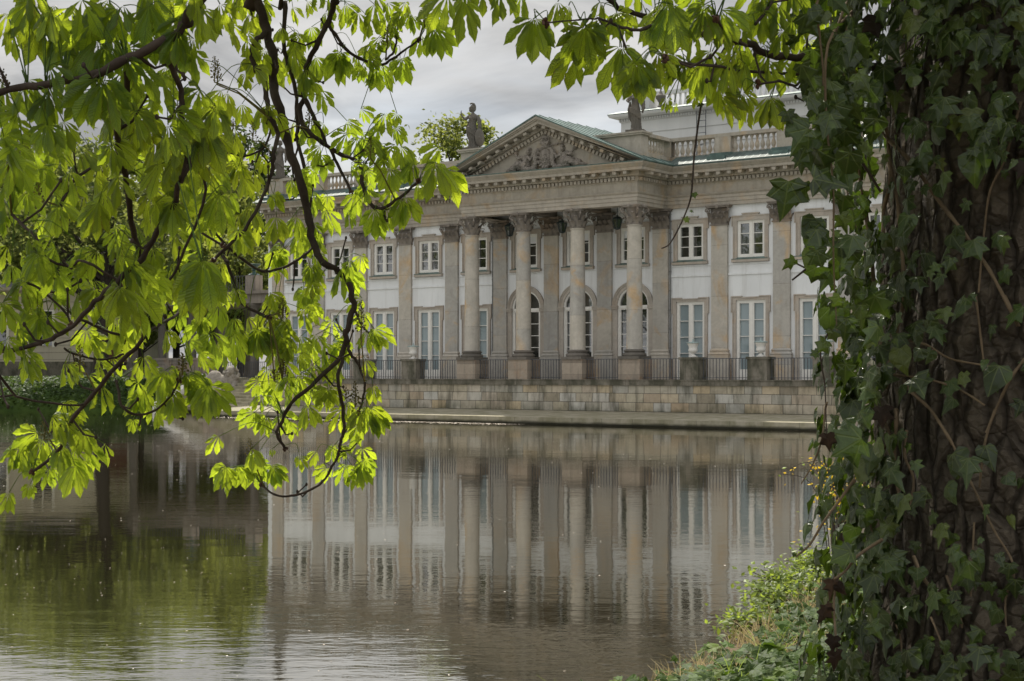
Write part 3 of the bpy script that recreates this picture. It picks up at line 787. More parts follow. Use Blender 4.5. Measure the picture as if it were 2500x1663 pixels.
for (ax, ay), (bx, by) in zip(PATH[:-1], PATH[1:]):
    dent = MB(); modi = MB()
    d = V((bx - ax, by - ay)); L = d.length; d.normalize(); nr = V((d.y, -d.x))
    e0 = 0.08 if (ax, ay) in (PATH[1], PATH[4]) else 0.0     # inner corners
    n = int(L / 0.185)
    for k in range(n):
        s = (k + 0.5) * L / n
        if s < 0.2 * e0 / 0.08 or s > L - 0.02: pass
        c = V((ax, ay)) + d * s + nr * 0.135
        mat = Matrix.Translation((c.x, c.y, 8.205)) @ Matrix.Rotation(atan2(d.y, d.x), 4, 'Z')
        dent.obox(mat, 0.058, 0.055, 0.066)
    n = max(1, int(L / 0.49))
    for k in range(n):
        s = (k + 0.5) * L / n
        c = V((ax, ay)) + d * s + nr * 0.395
        mat = Matrix.Translation((c.x, c.y, 8.43)) @ Matrix.Rotation(atan2(d.y, d.x), 4, 'Z')
        modi.obox(mat, 0.085, 0.165, 0.052)
        mat2 = Matrix.Translation((c.x + nr.x * 0.125, c.y + nr.y * 0.125, 8.40)) @ Matrix.Rotation(atan2(d.y, d.x), 4, 'Z')
        modi.obox(mat2, 0.07, 0.035, 0.05)
    dent.build('dentil_course', M['trim'], pal)
    modi.build('modillion_course', M['trim'], pal)
cl = MB(); cl.box(-EX + 0.45, EX - 0.45, EY1 + 0.5, EY0 + 0.1, 7.46, 7.56)
for x in (PX[6], PX[7]): cl.box(x - 0.28, x + 0.28, CY + 0.28, YW, 7.17, 7.457)
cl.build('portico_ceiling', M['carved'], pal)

# ---- pediment
ZB, ZA, HX = 8.86, 11.12, EX + 0.77
def ztop(x): return ZB + (ZA - ZB) * (1 - abs(x) / HX)
ped = empty('pediment', parent=pal)
ty = MB(); ty.prism([(-EX + 0.1, 8.82), (EX - 0.1, 8.82), (0, ztop(0) - 0.55)], EY1 + 0.02, EY1 + 0.4)
ty.build('tympanum', M['trim'], ped)
rk = MB(); rd = MB(); rmod = MB()
for s in (-1, 1):
    def rake(t0, t1, proj, xe):
        p = [(s * xe, max(ztop(xe) - t1, 8.845)), (s * xe, max(ztop(xe) - t0, 8.85)), (0, ZA - t0), (0, ZA - t1)]
        if s < 0: p = p[::-1]
        rk.prism(p[::-1], EY1 - proj, EY1 + 0.1)
    rake(0.03, 0.13, 0.76, HX - 0.0)
    rake(0.13, 0.19, 0.69, HX - 0.08)
    rake(0.19, 0.33, 0.62, HX - 0.14)
    rake(0.33, 0.50, 0.22, HX - 0.56)
    rake(0.50, 0.70, 0.085, HX - 0.72)
    rake(0.70, 0.78, 0.05, HX - 1.0)
    sl = atan2(ZA - ZB, HX)
    for k in range(26):
        x = 0.10 + k * 0.172
        if x > HX - 1.35: continue
        mt = Matrix.Translation((s * x, EY1 - 0.13, ztop(x) - 0.605)) @ Matrix.Rotation(s * sl, 4, 'Y')
        rd.obox(mt, 0.052, 0.052, 0.075)
    for k in range(10):
        x = 0.24 + k * 0.485
        if x > HX - 0.85: continue
        mt = Matrix.Translation((s * x, EY1 - 0.39, ztop(x) - 0.39)) @ Matrix.Rotation(s * sl, 4, 'Y')
        rmod.obox(mt, 0.085, 0.165, 0.056)
rk.build('raking_cornice', M['trim'], ped)
rd.build('dentil_course', M['trim'], ped)
rmod.build('modillion_course', M['trim'], ped)
rf = MB()
for s in (-1, 1):
    p = [(0, ZA - 0.03), (s * (HX + 0.03), ZB - 0.04), (s * (HX + 0.03), ZB + 0.01), (0, ZA + 0.03)]
    if s < 0: p = p[::-1]
    rf.prism(p, EY1 - 0.80, 3.2)
    for k in range(8):
        y = EY1 - 0.5 + k * 0.72
        q = [(0, ZA + 0.03), (s * HX, ZB + 0.01), (s * HX, ZB + 0.045), (0, ZA + 0.06)]
        if s < 0: q = q[::-1]
        rf.prism(q, y, y + 0.035)
rf.build('roof', M['copper'], ped)
# carved coat of arms: crowned shield between two seated figures and draped flags
rl = MB(); RY = EY1 - 0.02
def bl(x, z, rx, rz, ry=0.13, a=0.0): rl.ball((x, RY, z), rx, ry, rz, 14, 9, Matrix.Rotation(a, 3, 'Y'))
rl.ball((0.02, RY, 9.42), 0.33, 0.20, 0.42)
rl.ball((0.02, RY - 0.10, 9.46), 0.20, 0.14, 0.26)
for a in range(14):                                          # leafy rim of the shield
    t = a / 14 * 2 * pi
    bl(0.02 + 0.36 * cos(t), 9.42 + 0.44 * sin(t), 0.085, 0.085, 0.2)
for a in range(5): bl(0.02 - 0.16 + a * 0.08, 9.46 + 0.10 * ((a % 2) * 2 - 1), 0.05, 0.06, 0.28)
bl(0.02, 9.93, 0.20, 0.10, 0.2)
rl.box(-0.20, 0.24, RY - 0.2, RY, 9.98, 10.06)                # crown
for k in range(5):
    x = -0.16 + k * 0.09
    rl.tube([(x, RY - 0.14, 10.05), (x * 1.25 - 0.005, RY - 0.16, 10.16), (x * 0.9 + 0.002, RY - 0.12, 10.27), (0.02, RY - 0.1, 10.32)], 0.032, 6)
bl(0.02, 10.36, 0.05, 0.06, 0.1); bl(0.02, 10.17, 0.15, 0.12, 0.08)
for s in (-1, 1):                                            # figures leaning on the shield
    ox = s * 0.98
    bl(ox, 9.30, 0.20, 0.32, 0.2, s * 0.25); bl(ox - s * 0.10, 9.72, 0.10, 0.13, 0.17)
    bl(ox - s * 0.12, 9.84, 0.11, 0.07, 0.15)
    rl.tube([(ox - s * 0.1, RY - 0.12, 9.52), (ox - s * 0.30, RY - 0.17, 9.36), (ox - s * 0.42, RY - 0.14, 9.55)], [0.08, 0.07, 0.05], 8)
    rl.tube([(ox + s * 0.12, RY - 0.1, 9.52), (ox + s * 0.36, RY - 0.14, 9.45), (ox + s * 0.52, RY - 0.12, 9.66)], [0.08, 0.065, 0.05], 8)
    bl(ox + s * 0.55, 9.72, 0.09, 0.09, 0.15)
    rl.tube([(ox, RY - 0.1, 9.10), (ox + s * 0.35, RY - 0.2, 9.20), (ox + s * 0.62, RY - 0.14, 9.04), (ox + s * 1.02, RY - 0.08, 8.98)], [0.2, 0.17, 0.13, 0.06], 10)
    rl.tube([(ox - s * 0.1, RY - 0.1, 9.02), (ox + s * 0.2, RY - 0.2, 9.0), (ox - s * 0.15, RY - 0.18, 8.96), (ox - s * 0.5, RY - 0.12, 8.98)], [0.16, 0.14, 0.10, 0.08], 10)
    for k in range(5): rl.tube([(ox + s * (0.06 * k - 0.1), RY - 0.2, 9.42 - 0.05 * k), (ox + s * (0.12 * k - 0.05), RY - 0.24, 9.12), (ox + s * (0.18 * k), RY - 0.18, 8.95)], 0.035, 6)
    rl.tube([(s * 0.30, RY - 0.1, 9.8), (s * 0.46, RY - 0.14, 9.62), (s * 0.44, RY - 0.14, 9.2), (s * 0.52, RY - 0.1, 8.96)], [0.07, 0.11, 0.10, 0.12], 8)
    rl.tube([(s * 0.28, RY - 0.04, 9.9), (s * 1.0, RY - 0.04, 10.02 - 0.0)], 0.03, 6) if s > 0 else None
    bl(s * 1.6, 9.06, 0.22, 0.12, 0.14); bl(s * 1.95, 8.97, 0.16, 0.07, 0.1)
    for k in range(4): bl(s * (1.25 + 0.16 * k), 9.28 - 0.06 * k, 0.09, 0.12, 0.12, s * 0.5)
roughen(remesh(rl, 0.018, 'coat_of_arms_relief', M['carved'], ped, 1), 0.035, 9.0)

# ---- attic with balustrade
YA = 0.30                                                    # line of the balustrade
for s in (-1, 1):
    att = MB()
    att.box(min(s * 4.62, s * RX), max(s * 4.62, s * RX), YA - 0.16, YA + 0.16, 8.82, 9.32)
    x0, x1 = sorted((s * 4.2 - 0.0, s * 4.64))
    att.box(x0, x1, -2.25, YA - 0.162, 8.83, 9.32)
    att.build('attic_plinth', M['trim'], pal)
for s in (-1, 1):
    fr = MB(); cp = MB(); pd = MB()
    x0, x1 = sorted((s * 1.9, s * 4.66)); fr.box(x0, x1, -2.27, -1.75, 8.835, 10.0)
    x0, x1 = sorted((s * 1.9, s * 4.76)); cp.box(x0, x1, -2.37, -1.65, 10.0, 10.07); 
    x0, x1 = sorted((s * 1.9, s * 4.80)); cp.box(x0, x1, -2.41, -1.62, 10.07, 10.14)
    x0, x1 = sorted((s * 4.18, s * 4.66)); cp.box(x0, x1, -1.615, YA - 0.185, 9.98, 10.12)
    x0, x1 = sorted((s * 4.62, s * (RX))); cp.box(min(s * 4.18, s * RX), max(s * 4.18, s * RX), YA - 0.18, YA + 0.18, 9.98, 10.12)
    for k in range(7):
        x = s * (2.5 * BAY + 0.1 + (k - 1) * BAY)
        if abs(x) > RX - 0.3 or abs(x) < 4.3: continue
        MB().box(x - 0.36, x + 0.36, YA - 0.175, YA + 0.17, 9.322, 9.978).build('attic_pedestal', M['trim'], pal)
    MB().box(s * 4.42 - 0.24, s * 4.42 + 0.24, YA - 0.17, YA + 0.175, 9.323, 9.977).build('attic_pedestal', M['trim'], pal)
    pd.box(s * (RX - 0.4) - 0.36, s * (RX - 0.4) + 0.36, YA - 0.176, YA + 0.17, 9.322, 9.978)
    fr.build('attic_front', M['trim'], pal); cp.build('attic_coping', M['trim'], pal); pd.build('attic_pedestal', M['trim'], pal)
bal = MB().lathe([(0.085, 0), (0.085, 0.05), (0.05, 0.07), (0.06, 0.10), (0.095, 0.18), (0.10, 0.24), (0.085, 0.31), (0.05, 0.40), (0.038, 0.46), (0.045, 0.54), (0.065, 0.57), (0.05, 0.59), (0.08, 0.61), (0.08, 0.656)], seg=12).mesh('baluster', M['white_stone'] if False else M['trim'], 45)
def balustrade(pts):
    e = empty('balustrade', parent=pal)
    for x, y in pts:
        o = bpy.data.objects.new('baluster', bal); COL.objects.link(o); o.parent = e; o.location = (x, y, 9.322)
for s in (-1, 1):
    balustrade([(s * 4.42, -1.6 + 0.235 * k) for k in range(1, 7)])
    lim = (2.5 * BAY + 0.1)
    balustrade([(s * (4.66 + (k + 0.75) * 0.26), YA) for k in range(8)])
    for j in range(3 if s > 0 else 4):
        x0 = lim + (j) * BAY + 0.36
        if s > 0 or j < 5:
            balustrade([(s * (x0 + (k + 0.6) * 0.245), YA) for k in range(8)])

# ---- roofs
for s in (-1, 1):
    r2 = MB()
    a, b = sorted((s * 4.9, s * (RX + 0.3)))
    r2.add([(a, -0.74, 8.87), (b, -0.74, 8.87), (b, YA - 0.165, 9.30), (a, YA - 0.165, 9.30)], [(0, 1, 2, 3)])
    r2.build('eaves_roof', M['seam_roof'], pal)
for s in (-1, 1):
    r3 = MB()
    for k in range(-1, 6):
        x = s * (2.5 * BAY + 0.1 + k * BAY)
        if 5.2 < abs(x) < RX: r3.box(x - 0.48, x + 0.48, YA - 0.42, YA - 0.165, 9.0, 9.30); r3.box(x - 0.42, x + 0.42, -0.5, -0.12, 8.9, 9.12)
    for k in range(46):
        x = s * (5.1 + k * 0.31)
        if abs(x) < RX: r3.add([(x - 0.015, -0.73, 8.88), (x + 0.015, -0.73, 8.88), (x + 0.015, YA - 0.17, 9.33), (x - 0.015, YA - 0.17, 9.33)], [(0, 1, 2, 3)])
    r3.build('copper_flashing', M['copper'], pal)
r4 = MB()
r4.add([(LX, YA + 0.2, 9.2), (RX, YA + 0.2, 9.2), (RX, 6, 10.0), (LX, 6, 10.0), (LX, 13, 9.2), (RX, 13, 9.2)], [(0, 1, 2, 3), (3, 2, 5, 4)])
r4.build('main_roof', simple('grey_roof_sheet', (0.14, 0.14, 0.135), 0.6, 0.3), pal)

# ---- belvedere, the set-back upper storey
bel = empty('belvedere', parent=pal)
BY, BX0, BX1 = 11.0, -4.6, 6.5
bw = MB(); bw.box(BX0, BX1, BY, BY + 8, 8.8, 13.05)
bw.box(BX0 + 0.35, BX0 + 1.5, BY + 0.3, BY + 1.2, 13.4, 14.7); bw.box(BX0 + 1.5, BX1, BY + 0.7, BY + 1.0, 13.4, 13.55); bw.box(BX0 + 1.5, BX1, BY + 0.7, BY + 1.0, 14.4, 14.6)
for k in range(30): bw.lathe([(0.07, 0), (0.11, 0.25), (0.05, 0.6), (0.07, 0.84)], BX0 + 1.8 + k * 0.3, BY + 0.85, 13.555, 8)
bw.build('wall', M['upper_plaster'], bel)
def bsweep(prof, name, mat): sweep([(BX0, BY + 8), (BX0, BY), (BX1, BY), (BX1, BY + 8)], prof, MB()).build(name, mat, bel)
bsweep([(0.0, 13.05), (0.03, 13.05), (0.06, 13.08), (0.06, 13.22), (0.30, 13.26), (0.44, 13.30), (0.50, 13.40), (0.50, 13.44), (-0.6, 13.46)], 'cornice', M['upper_plaster'])
bsweep([(0.505, 13.43), (0.52, 13.47), (0.1, 13.62), (-0.3, 13.64)], 'copper_edge', M['copper'])
bsweep([(0.0, 12.44), (0.05, 12.45), (0.05, 12.53), (0.0, 12.54)], 'string_course', M['upper_plaster'])
bsweep([(0.0, 11.60), (0.05, 11.61), (0.05, 11.68), (0.0, 11.69)], 'string_course', M['upper_plaster'])
bd = MB()
for k in range(75): bd.box(BX0 - 0.05 + k * 0.15, BX0 + 0.03 + k * 0.15, BY - 0.13, BY - 0.06, 13.09, 13.21)
bd.build('dentil_course', M['upper_plaster'], bel)
ar = MB()
for rr in (1.7, 2.05):
    for k in range(24):
        a0, a1 = pi * k / 24, pi * (k + 1) / 24
        xc = BX0 + 5.2
        ar.add([(xc + q * cos(a), BY - 0.02 - yy, 9.6 + q * sin(a)) for yy in (0, 0.05) for q, a in ((rr, a0), (rr + 0.12, a0), (rr + 0.12, a1), (rr, a1))], [(4, 5, 6, 7), (0, 3, 7, 4), (1, 5, 6, 2)])
ar.build('blind_arch', M['upper_plaster'], bel)
ld = MB()
for x in (BX0 + 4.55, BX0 + 5.05): ld.tube([(x, BY - 0.25, 8.9), (x, BY - 0.25, 13.2)], 0.022, 6)
for k in range(14): ld.tube([(BX0 + 4.55, BY - 0.25, 9.1 + k * 0.3), (BX0 + 5.05, BY - 0.25, 9.1 + k * 0.3)], 0.015, 5)
ld.build('ladder', M['iron'], bel)
un = MB().lathe([(0.16, 0), (0.16, 0.1), (0.07, 0.16), (0.09, 0.25), (0.24, 0.5), (0.25, 0.62), (0.14, 0.7), (0.05, 0.85), (0.02, 1.0)], BX0 + 2.2, BY + 0.25, 13.64, 14)
un.build('finial_urn', M['statue_stone'], bel, smooth=50)

# ---- windows and doors
def upper_window():
    f = MB(); y0, y1 = YW + 0.02, YW + 0.10
    f.box(-UW, -UW + 0.075, y0, y1, UZ0, UZ1); f.box(UW - 0.075, UW, y0, y1, UZ0, UZ1)
    f.box(-UW + 0.075, UW - 0.075, y0, y1, UZ1 - 0.075, UZ1); f.box(-UW + 0.075, UW - 0.075, y0, y1, UZ0, UZ0 + 0.09)
    f.box(-0.055, 0.055, y0 - 0.012, y1, UZ0 + 0.09, UZ1 - 0.075)
    for s in (-1, 1):
        a, b = (0.055, 0.06), (UW - 0.13, UW - 0.075)
        x0, x1 = sorted((s * 0.055, s * 0.10)); f.box(x0, x1, y0 + 0.012, y1 + 0.01, UZ0 + 0.09, UZ1 - 0.075)
        x0, x1 = sorted((s * (UW - 0.075), s * (UW - 0.12))); f.box(x0, x1, y0 + 0.012, y1 + 0.01, UZ0 + 0.09, UZ1 - 0.075)
        for z in (UZ0 + 0.09, UZ1 - 0.12):
            x0, x1 = sorted((s * 0.10, s * (UW - 0.12))); f.box(x0, x1, y0 + 0.012, y1 + 0.01, z, z + 0.045)
        for t in (1 / 3, 2 / 3):
            z = UZ0 + 0.11 + (UZ1 - UZ0 - 0.2) * t
            x0, x1 = sorted((s * 0.10, s * (UW - 0.12))); f.box(x0, x1, y0 + 0.025, y1 - 0.005, z - 0.015, z + 0.015)
    o = f.build('window', M['frame'], pal)
    g = MB(); g.box(-UW + 0.03, UW - 0.03, y1 + 0.015, y1 + 0.035, UZ0 + 0.03, UZ1 - 0.03); g.build('glass', M['glass'], o)
    s_ = MB()
    def ring(w0, w1, za, zb, yf):   # surround with a stepped head
        s_.box(-w1, -w0, yf, YW + 0.02, za, zb); s_.box(w0, w1, yf, YW + 0.02, za, zb)
    ring(UW, UW + 0.13, UZ0 - 0.06, UZ1, YW - 0.05); ring(UW + 0.13, UW + 0.17, UZ0 - 0.06, UZ1 - 0.22, YW - 0.085)
    s_.box(-UW - 0.13, UW + 0.13, YW - 0.05, YW + 0.02, UZ1, UZ1 + 0.17)
    for s in (-1, 1):
        x0, x1 = sorted((s * (UW + 0.13), s * (UW + 0.20))); s_.box(x0, x1, YW - 0.05, YW + 0.02, UZ1 - 0.22, UZ1 + 0.17)
        x0, x1 = sorted((s * (UW - 0.26), s * (UW + 0.24))); s_.box(x0, x1, YW - 0.085, YW + 0.02, UZ1 + 0.17, UZ1 + 0.21)
        x0, x1 = sorted((s * (UW + 0.20), s * (UW + 0.24))); s_.box(x0, x1, YW - 0.085, YW + 0.02, UZ1 - 0.22, UZ1 + 0.17)
    s_.box(-UW + 0.26, UW - 0.26, YW - 0.07, YW + 0.02, UZ1 + 0.17, UZ1 + 0.26); s_.box(-UW + 0.22, UW - 0.22, YW - 0.10, YW + 0.02, UZ1 + 0.26, UZ1 + 0.30)
    s_.build('surround', M['surround'], o)
    si = MB(); si.box(-UW - 0.22, UW + 0.22, YW - 0.14, YW + 0.02, UZ0 - 0.19, UZ0 - 0.06); si.build('sill', M['surround'], o)
    cs = MB(); cs.add([(-UW - 0.0, YW - 0.15, UZ0 - 0.055), (UW + 0.0, YW - 0.15, UZ0 - 0.055), (UW, YW + 0.05, UZ0 + 0.02), (-UW, YW + 0.05, UZ0 + 0.02)], [(0, 1, 2, 3)])
    cs.box(-UW - 0.2, UW + 0.2, YW - 0.15, YW - 0.135, UZ0 - 0.085, UZ0 - 0.055); cs.build('sill_flashing', M['copper'], o)
    return o
def french_door(mat):
    f = MB(); y0, y1 = YW + 0.02, YW + 0.11
    z0, z1 = 0.0, DZ1
    f.box(-DW, -DW + 0.07, y0, y1, z0, z1); f.box(DW - 0.07, DW, y0, y1, z0, z1); f.box(-DW + 0.07, DW - 0.07, y0, y1, z1 - 0.08, z1)
    f.box(-0.065, 0.065, y0 - 0.012, y1, z0, z1 - 0.08)
    for s in (-1, 1):
        for a, b in ((0.065, 0.11), (DW - 0.125, DW - 0.07)):
            x0, x1 = sorted((s * a, s * b)); f.box(x0, x1, y0 + 0.012, y1 + 0.01, z0, z1 - 0.08)
        x0, x1 = sorted((s * 0.11, s * (DW - 0.125)))
        f.box(x0, x1, y0 + 0.012, y1 + 0.01, z1 - 0.13, z1 - 0.08); f.box(x0, x1, y0 + 0.012, y1 + 0.01, z0, z0 + 0.42)
        f.box(x0 + 0.06, x1 - 0.06, y0 + 0.006, y0 + 0.02, z0 + 0.10, z0 + 0.34)
        for k in range(1, 4):
            z = z0 + 0.42 + (z1 - 0.55) * k / 4
            f.box(x0, x1, y0 + 0.025, y1 - 0.005, z - 0.014, z + 0.014)
    o = f.build('french_door', M['frame'], pal)
    g = MB(); g.box(-DW + 0.03, DW - 0.03, y1 + 0.015, y1 + 0.035, z0 + 0.03, z1 - 0.03); g.build('glass', mat, o)
    s_ = MB()
    for s in (-1, 1):
        x0, x1 = sorted((s * DW, s * (DW + 0.11))); s_.box(x0, x1, YW - 0.05, YW + 0.02, 0, z1)
        x0, x1 = sorted((s * (DW + 0.11), s * (DW + 0.15))); s_.box(x0, x1, YW - 0.08, YW + 0.02, 0, z1 - 0.5)
        x0, x1 = sorted((s * (DW + 0.11), s * (DW + 0.17))); s_.box(x0, x1, YW - 0.05, YW + 0.02, z1 - 0.5, z1 + 0.13)
        x0, x1 = sorted((s * (DW - 0.28), s * (DW + 0.21))); s_.box(x0, x1, YW - 0.085, YW + 0.02, z1 + 0.13, z1 + 0.17)
        x0, x1 = sorted((s * (DW + 0.17), s * (DW + 0.21))); s_.box(x0, x1, YW - 0.085, YW + 0.02, z1 - 0.5, z1 + 0.13)
    s_.box(-DW - 0.11, DW + 0.11, YW - 0.05, YW + 0.02, z1, z1 + 0.13)
    s_.box(-DW + 0.28, DW - 0.28, YW - 0.085, YW + 0.02, z1 + 0.085, z1 + 0.125)
    s_.build('surround', M['surround'], o)
    return o
def arched_door():
    f = MB(); y0, y1 = YW + 0.03, YW + 0.12
    N = 22
    def ringseg(r0, r1, ya, yb, zc=AZ, mb=f):
        for k in range(N):
            a0, a1 = pi * k / N, pi * (k + 1) / N
            vs = [(-q * cos(a), yy, zc + q * sin(a)) for yy in (ya, yb) for q, a in ((r0, a0), (r0, a1), (r1, a1), (r1, a0))]
            mb.add(vs, [(0, 1, 2, 3), (7, 6, 5, 4), (0, 4, 5, 1), (3, 2, 6, 7)])
    ringseg(AR - 0.08, AR, y0, y1)
    f.box(-AR, -AR + 0.08, y0, y1, 0, AZ); f.box(AR - 0.08, AR, y0, y1, 0, AZ)
    f.box(-AR + 0.08, AR - 0.08, y0 - 0.015, y1, AZ - 0.13, AZ - 0.01)
    f.box(-0.05, 0.05, y0 - 0.01, y1, 0, AZ - 0.13)
    for s in (-1, 1):
        f.box(*sorted((s * 0.05, s * 0.10)), y0 + 0.01, y1 + 0.01, 0, AZ - 0.13); f.box(*sorted((s * (AR - 0.08), s * (AR - 0.13))), y0 + 0.01, y1 + 0.01, 0, AZ - 0.13)
        x0, x1 = sorted((s * 0.10, s * (AR - 0.13)))
        f.box(x0, x1, y0 + 0.01, y1 + 0.01, AZ - 0.18, AZ - 0.13); f.box(x0, x1, y0 + 0.01, y1 + 0.01, 0, 0.35)
        for k in range(1, 5): f.box(x0, x1, y0 + 0.03, y1, 0.35 + (AZ - 0.53) * k / 5 - 0.014, 0.35 + (AZ - 0.53) * k / 5 + 0.014)
    f.box(-0.02, 0.02, y0 + 0.02, y1, AZ, AZ + AR - 0.08)
    o = f.build('arched_door', M['frame'], pal)
    g = MB()
    pts = [(-AR + 0.03, 0.02)] + [(-(AR - 0.03) * cos(pi * k / N), AZ + (AR - 0.03) * sin(pi * k / N)) for k in range(N + 1)] + [(AR - 0.03, 0.02)]
    g.prism(pts[::-1], y1 + 0.015, y1 + 0.035); g.build('glass', M['glass'], o)
    s_ = MB()
    ringseg(AR, AR + 0.13, YW - 0.04, YW + 0.02, AZ, s_); ringseg(AR + 0.13, AR + 0.19, YW - 0.07, YW + 0.02, AZ, s_); ringseg(AR + 0.19, AR + 0.23, YW - 0.10, YW + 0.02, AZ, s_)
    for s in (-1, 1):
        s_.box(*sorted((s * AR, s * (AR + 0.24))), YW - 0.05, YW + 0.02, 0, AZ - 0.16)
        s_.box(*sorted((s * (AR - 0.02), s * (AR + 0.29))), YW - 0.10, YW + 0.02, AZ - 0.16, AZ - 0.002); s_.box(*sorted((s * (AR - 0.01), s * (AR + 0.32))), YW - 0.13, YW + 0.02, AZ - 0.06, AZ - 0.02)
    s_.build('surround', M['surround'], o)
    return o
uw = upper_window(); uw.location.x = BX[0]
ups = [uw] + [copy_tree(uw, pal, (b, 0, 0)) for b in BX[1:]]
rb = MB(); rb.box(-UW + 0.05, UW - 0.05, YW + 0.108, YW + 0.112, UZ1 - 0.42, UZ1 - 0.05); rbm = rb.mesh('roller_blind', M['plaster'])
for k in (5, 6, 7):
    o = bpy.data.objects.new('roller_blind', rbm); COL.objects.link(o); o.parent = ups[k]
cums = []
cmat = simple('grey_curtain', (0.30, 0.29, 0.27), 0.9, 0.1)
for s in (-1, 1):
    cu = MB()
    for k in range(2):
        x0, x1 = sorted((s * (UW - 0.06 - k * 0.04), s * (UW - 0.10 - k * 0.04))); cu.box(x0, x1, YW + 0.106 + 0.003 * (k % 2), YW + 0.112, UZ0 + 0.05, UZ1 - 0.05)
    cums.append(cu.mesh('curtain', cmat))
for k, cum in [(k, c) for k in (1, 2, 3, 10, 12) for c in cums]:
    o = bpy.data.objects.new('curtain', cum); COL.objects.link(o); o.parent = ups[k]
fd = french_door(M['blind']); fd.location.x = BX[0]
fg = french_door(M['glass']); fg.location.x = BX[11]
for i, b in enumerate(BX):
    if i in (0, 11) or b in ARCH: continue
    copy_tree(fg if i == 12 else fd, pal, (b, 0, 0))
ad = arched_door(); ad.location.x = ARCH[0]
for b in ARCH[1:]: copy_tree(ad, pal, (b, 0, 0))
for x in (PX[5] - 0.44, PX[8] + 0.46):
    dp = MB(); dp.tube([(x, 0.06, 0.1), (x, 0.06, 7.1)], 0.035, 8)
    for k in range(9): dp.lathe([(0.05, 0), (0.05, 0.04)], x, 0.06, 0.5 + k * 0.8, 8)
    dp.build('downpipe', M['lead'], pal, smooth=40)
# ================================================================== terrace, railings, urns, lanterns
ter = empty('terrace_wall', C0, PA)
tag(ter, 'stained sandstone block terrace wall with dark coping rising from the pond', 'terrace wall')
TX0, TX1, TF = -16.9, 15.3, -2.55
t = MB(); t.box(TX0, TX1, TF, TF + 0.6, -2.4, -0.24); t.build('block_wall', M['blocks'], ter)
t = MB(); t.box(TX0 - 0.05, TX1 + 0.05, TF - 0.07, TF + 0.5, -0.238, -0.035); t.box(TX0 - 0.05, TX1 + 0.05, TF - 0.10, TF + 0.5, -0.035, 0.0)
t.build('coping', M['coping'], ter)
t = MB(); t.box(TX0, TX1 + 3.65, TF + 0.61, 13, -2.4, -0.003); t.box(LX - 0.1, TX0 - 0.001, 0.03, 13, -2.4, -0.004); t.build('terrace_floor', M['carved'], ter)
t = MB()
a, b = TF - 4.0, TF + 0.02
t.add([(TX0, a, -1.47), (TX1, a, -1.47), (TX1, b, -1.31), (TX0, b, -1.31), (TX0, a, -1.70), (TX1, a, -1.70), (TX1, a + 0.06, -1.70), (TX0, a + 0.06, -1.70), (TX1, a + 0.06, -2.6), (TX0, a + 0.06, -2.6), (TX1, b, -2.6), (TX0, b, -2.6)],
      [(0, 1, 2, 3), (4, 5, 1, 0), (7, 6, 5, 4), (9, 8, 6, 7), (1, 5, 6, 8, 10, 2), (0, 3, 11, 9, 7, 4)])
t.build('ledge', M['ledge'], ter)
dr = MB(); dr.tube([(TX1 - 0.35, TF - 0.5, -1.12), (TX1 - 0.35, TF + 0.1, -1.1)], 0.13, 16, False); dr.tube([(TX1 - 0.35, TF - 0.5, -1.12), (TX1 - 0.35, TF + 0.1, -1.1)], 0.10, 16, False)
dr.build('drain_pipe', M['lead'], ter, smooth=60)
URN_X = [-3.72 * BAY, -2.67 * BAY, 2.5 * BAY, 3.57 * BAY, 4.55 * BAY]
ped_o = []
for i, x in enumerate(URN_X):
    d = MB(); d.box(x - 0.42, x + 0.42, -2.5, -1.85, 0.0, 0.80); d.box(x - 0.46, x + 0.46, -2.54, -1.81, 0.80, 0.90)
    d.box(x - 0.27, x + 0.27, -2.51, -2.498, 0.14, 0.70)
    d.build('pedestal', M['coping'], ter)
ULAB = ['white stone urn on terrace pedestal half hidden behind the hanging chestnut leaves', 'white stone urn on dark pedestal just left of the portico columns',
        'white stone urn on pedestal next to the right of the portico', 'white stone urn on pedestal before the second blinded door right of the portico', 'white stone urn nearest the ivy clad tree trunk']
for i, x in enumerate(URN_X):
    u = empty('urn', W(x, -2.17, 0.90), PA)
    tag(u, ULAB[i], 'urn', 'white urns on the terrace pedestals')
    m = MB(); m.box(-0.13, 0.13, -0.13, 0.13, 0, 0.05)
    m.lathe([(0.12, 0.05), (0.10, 0.08), (0.055, 0.11), (0.05, 0.14), (0.075, 0.16), (0.14, 0.19), (0.185, 0.25), (0.19, 0.30), (0.165, 0.35), (0.175, 0.40), (0.20, 0.48), (0.235, 0.55)], seg=20)
    m.build('bowl', M['white_stone'], u, smooth=40)
    l = MB().lathe([(0.24, 0.55), (0.27, 0.56), (0.27, 0.585), (0.2, 0.60), (0.05, 0.62), (0.025, 0.66), (0.02, 0.72), (0.0, 0.74)], seg=20)
    l.build('lid', M['bronze'] if False else simple('grey_green_lid_%d' % i, (0.30, 0.38, 0.37), 0.5), u, smooth=40)

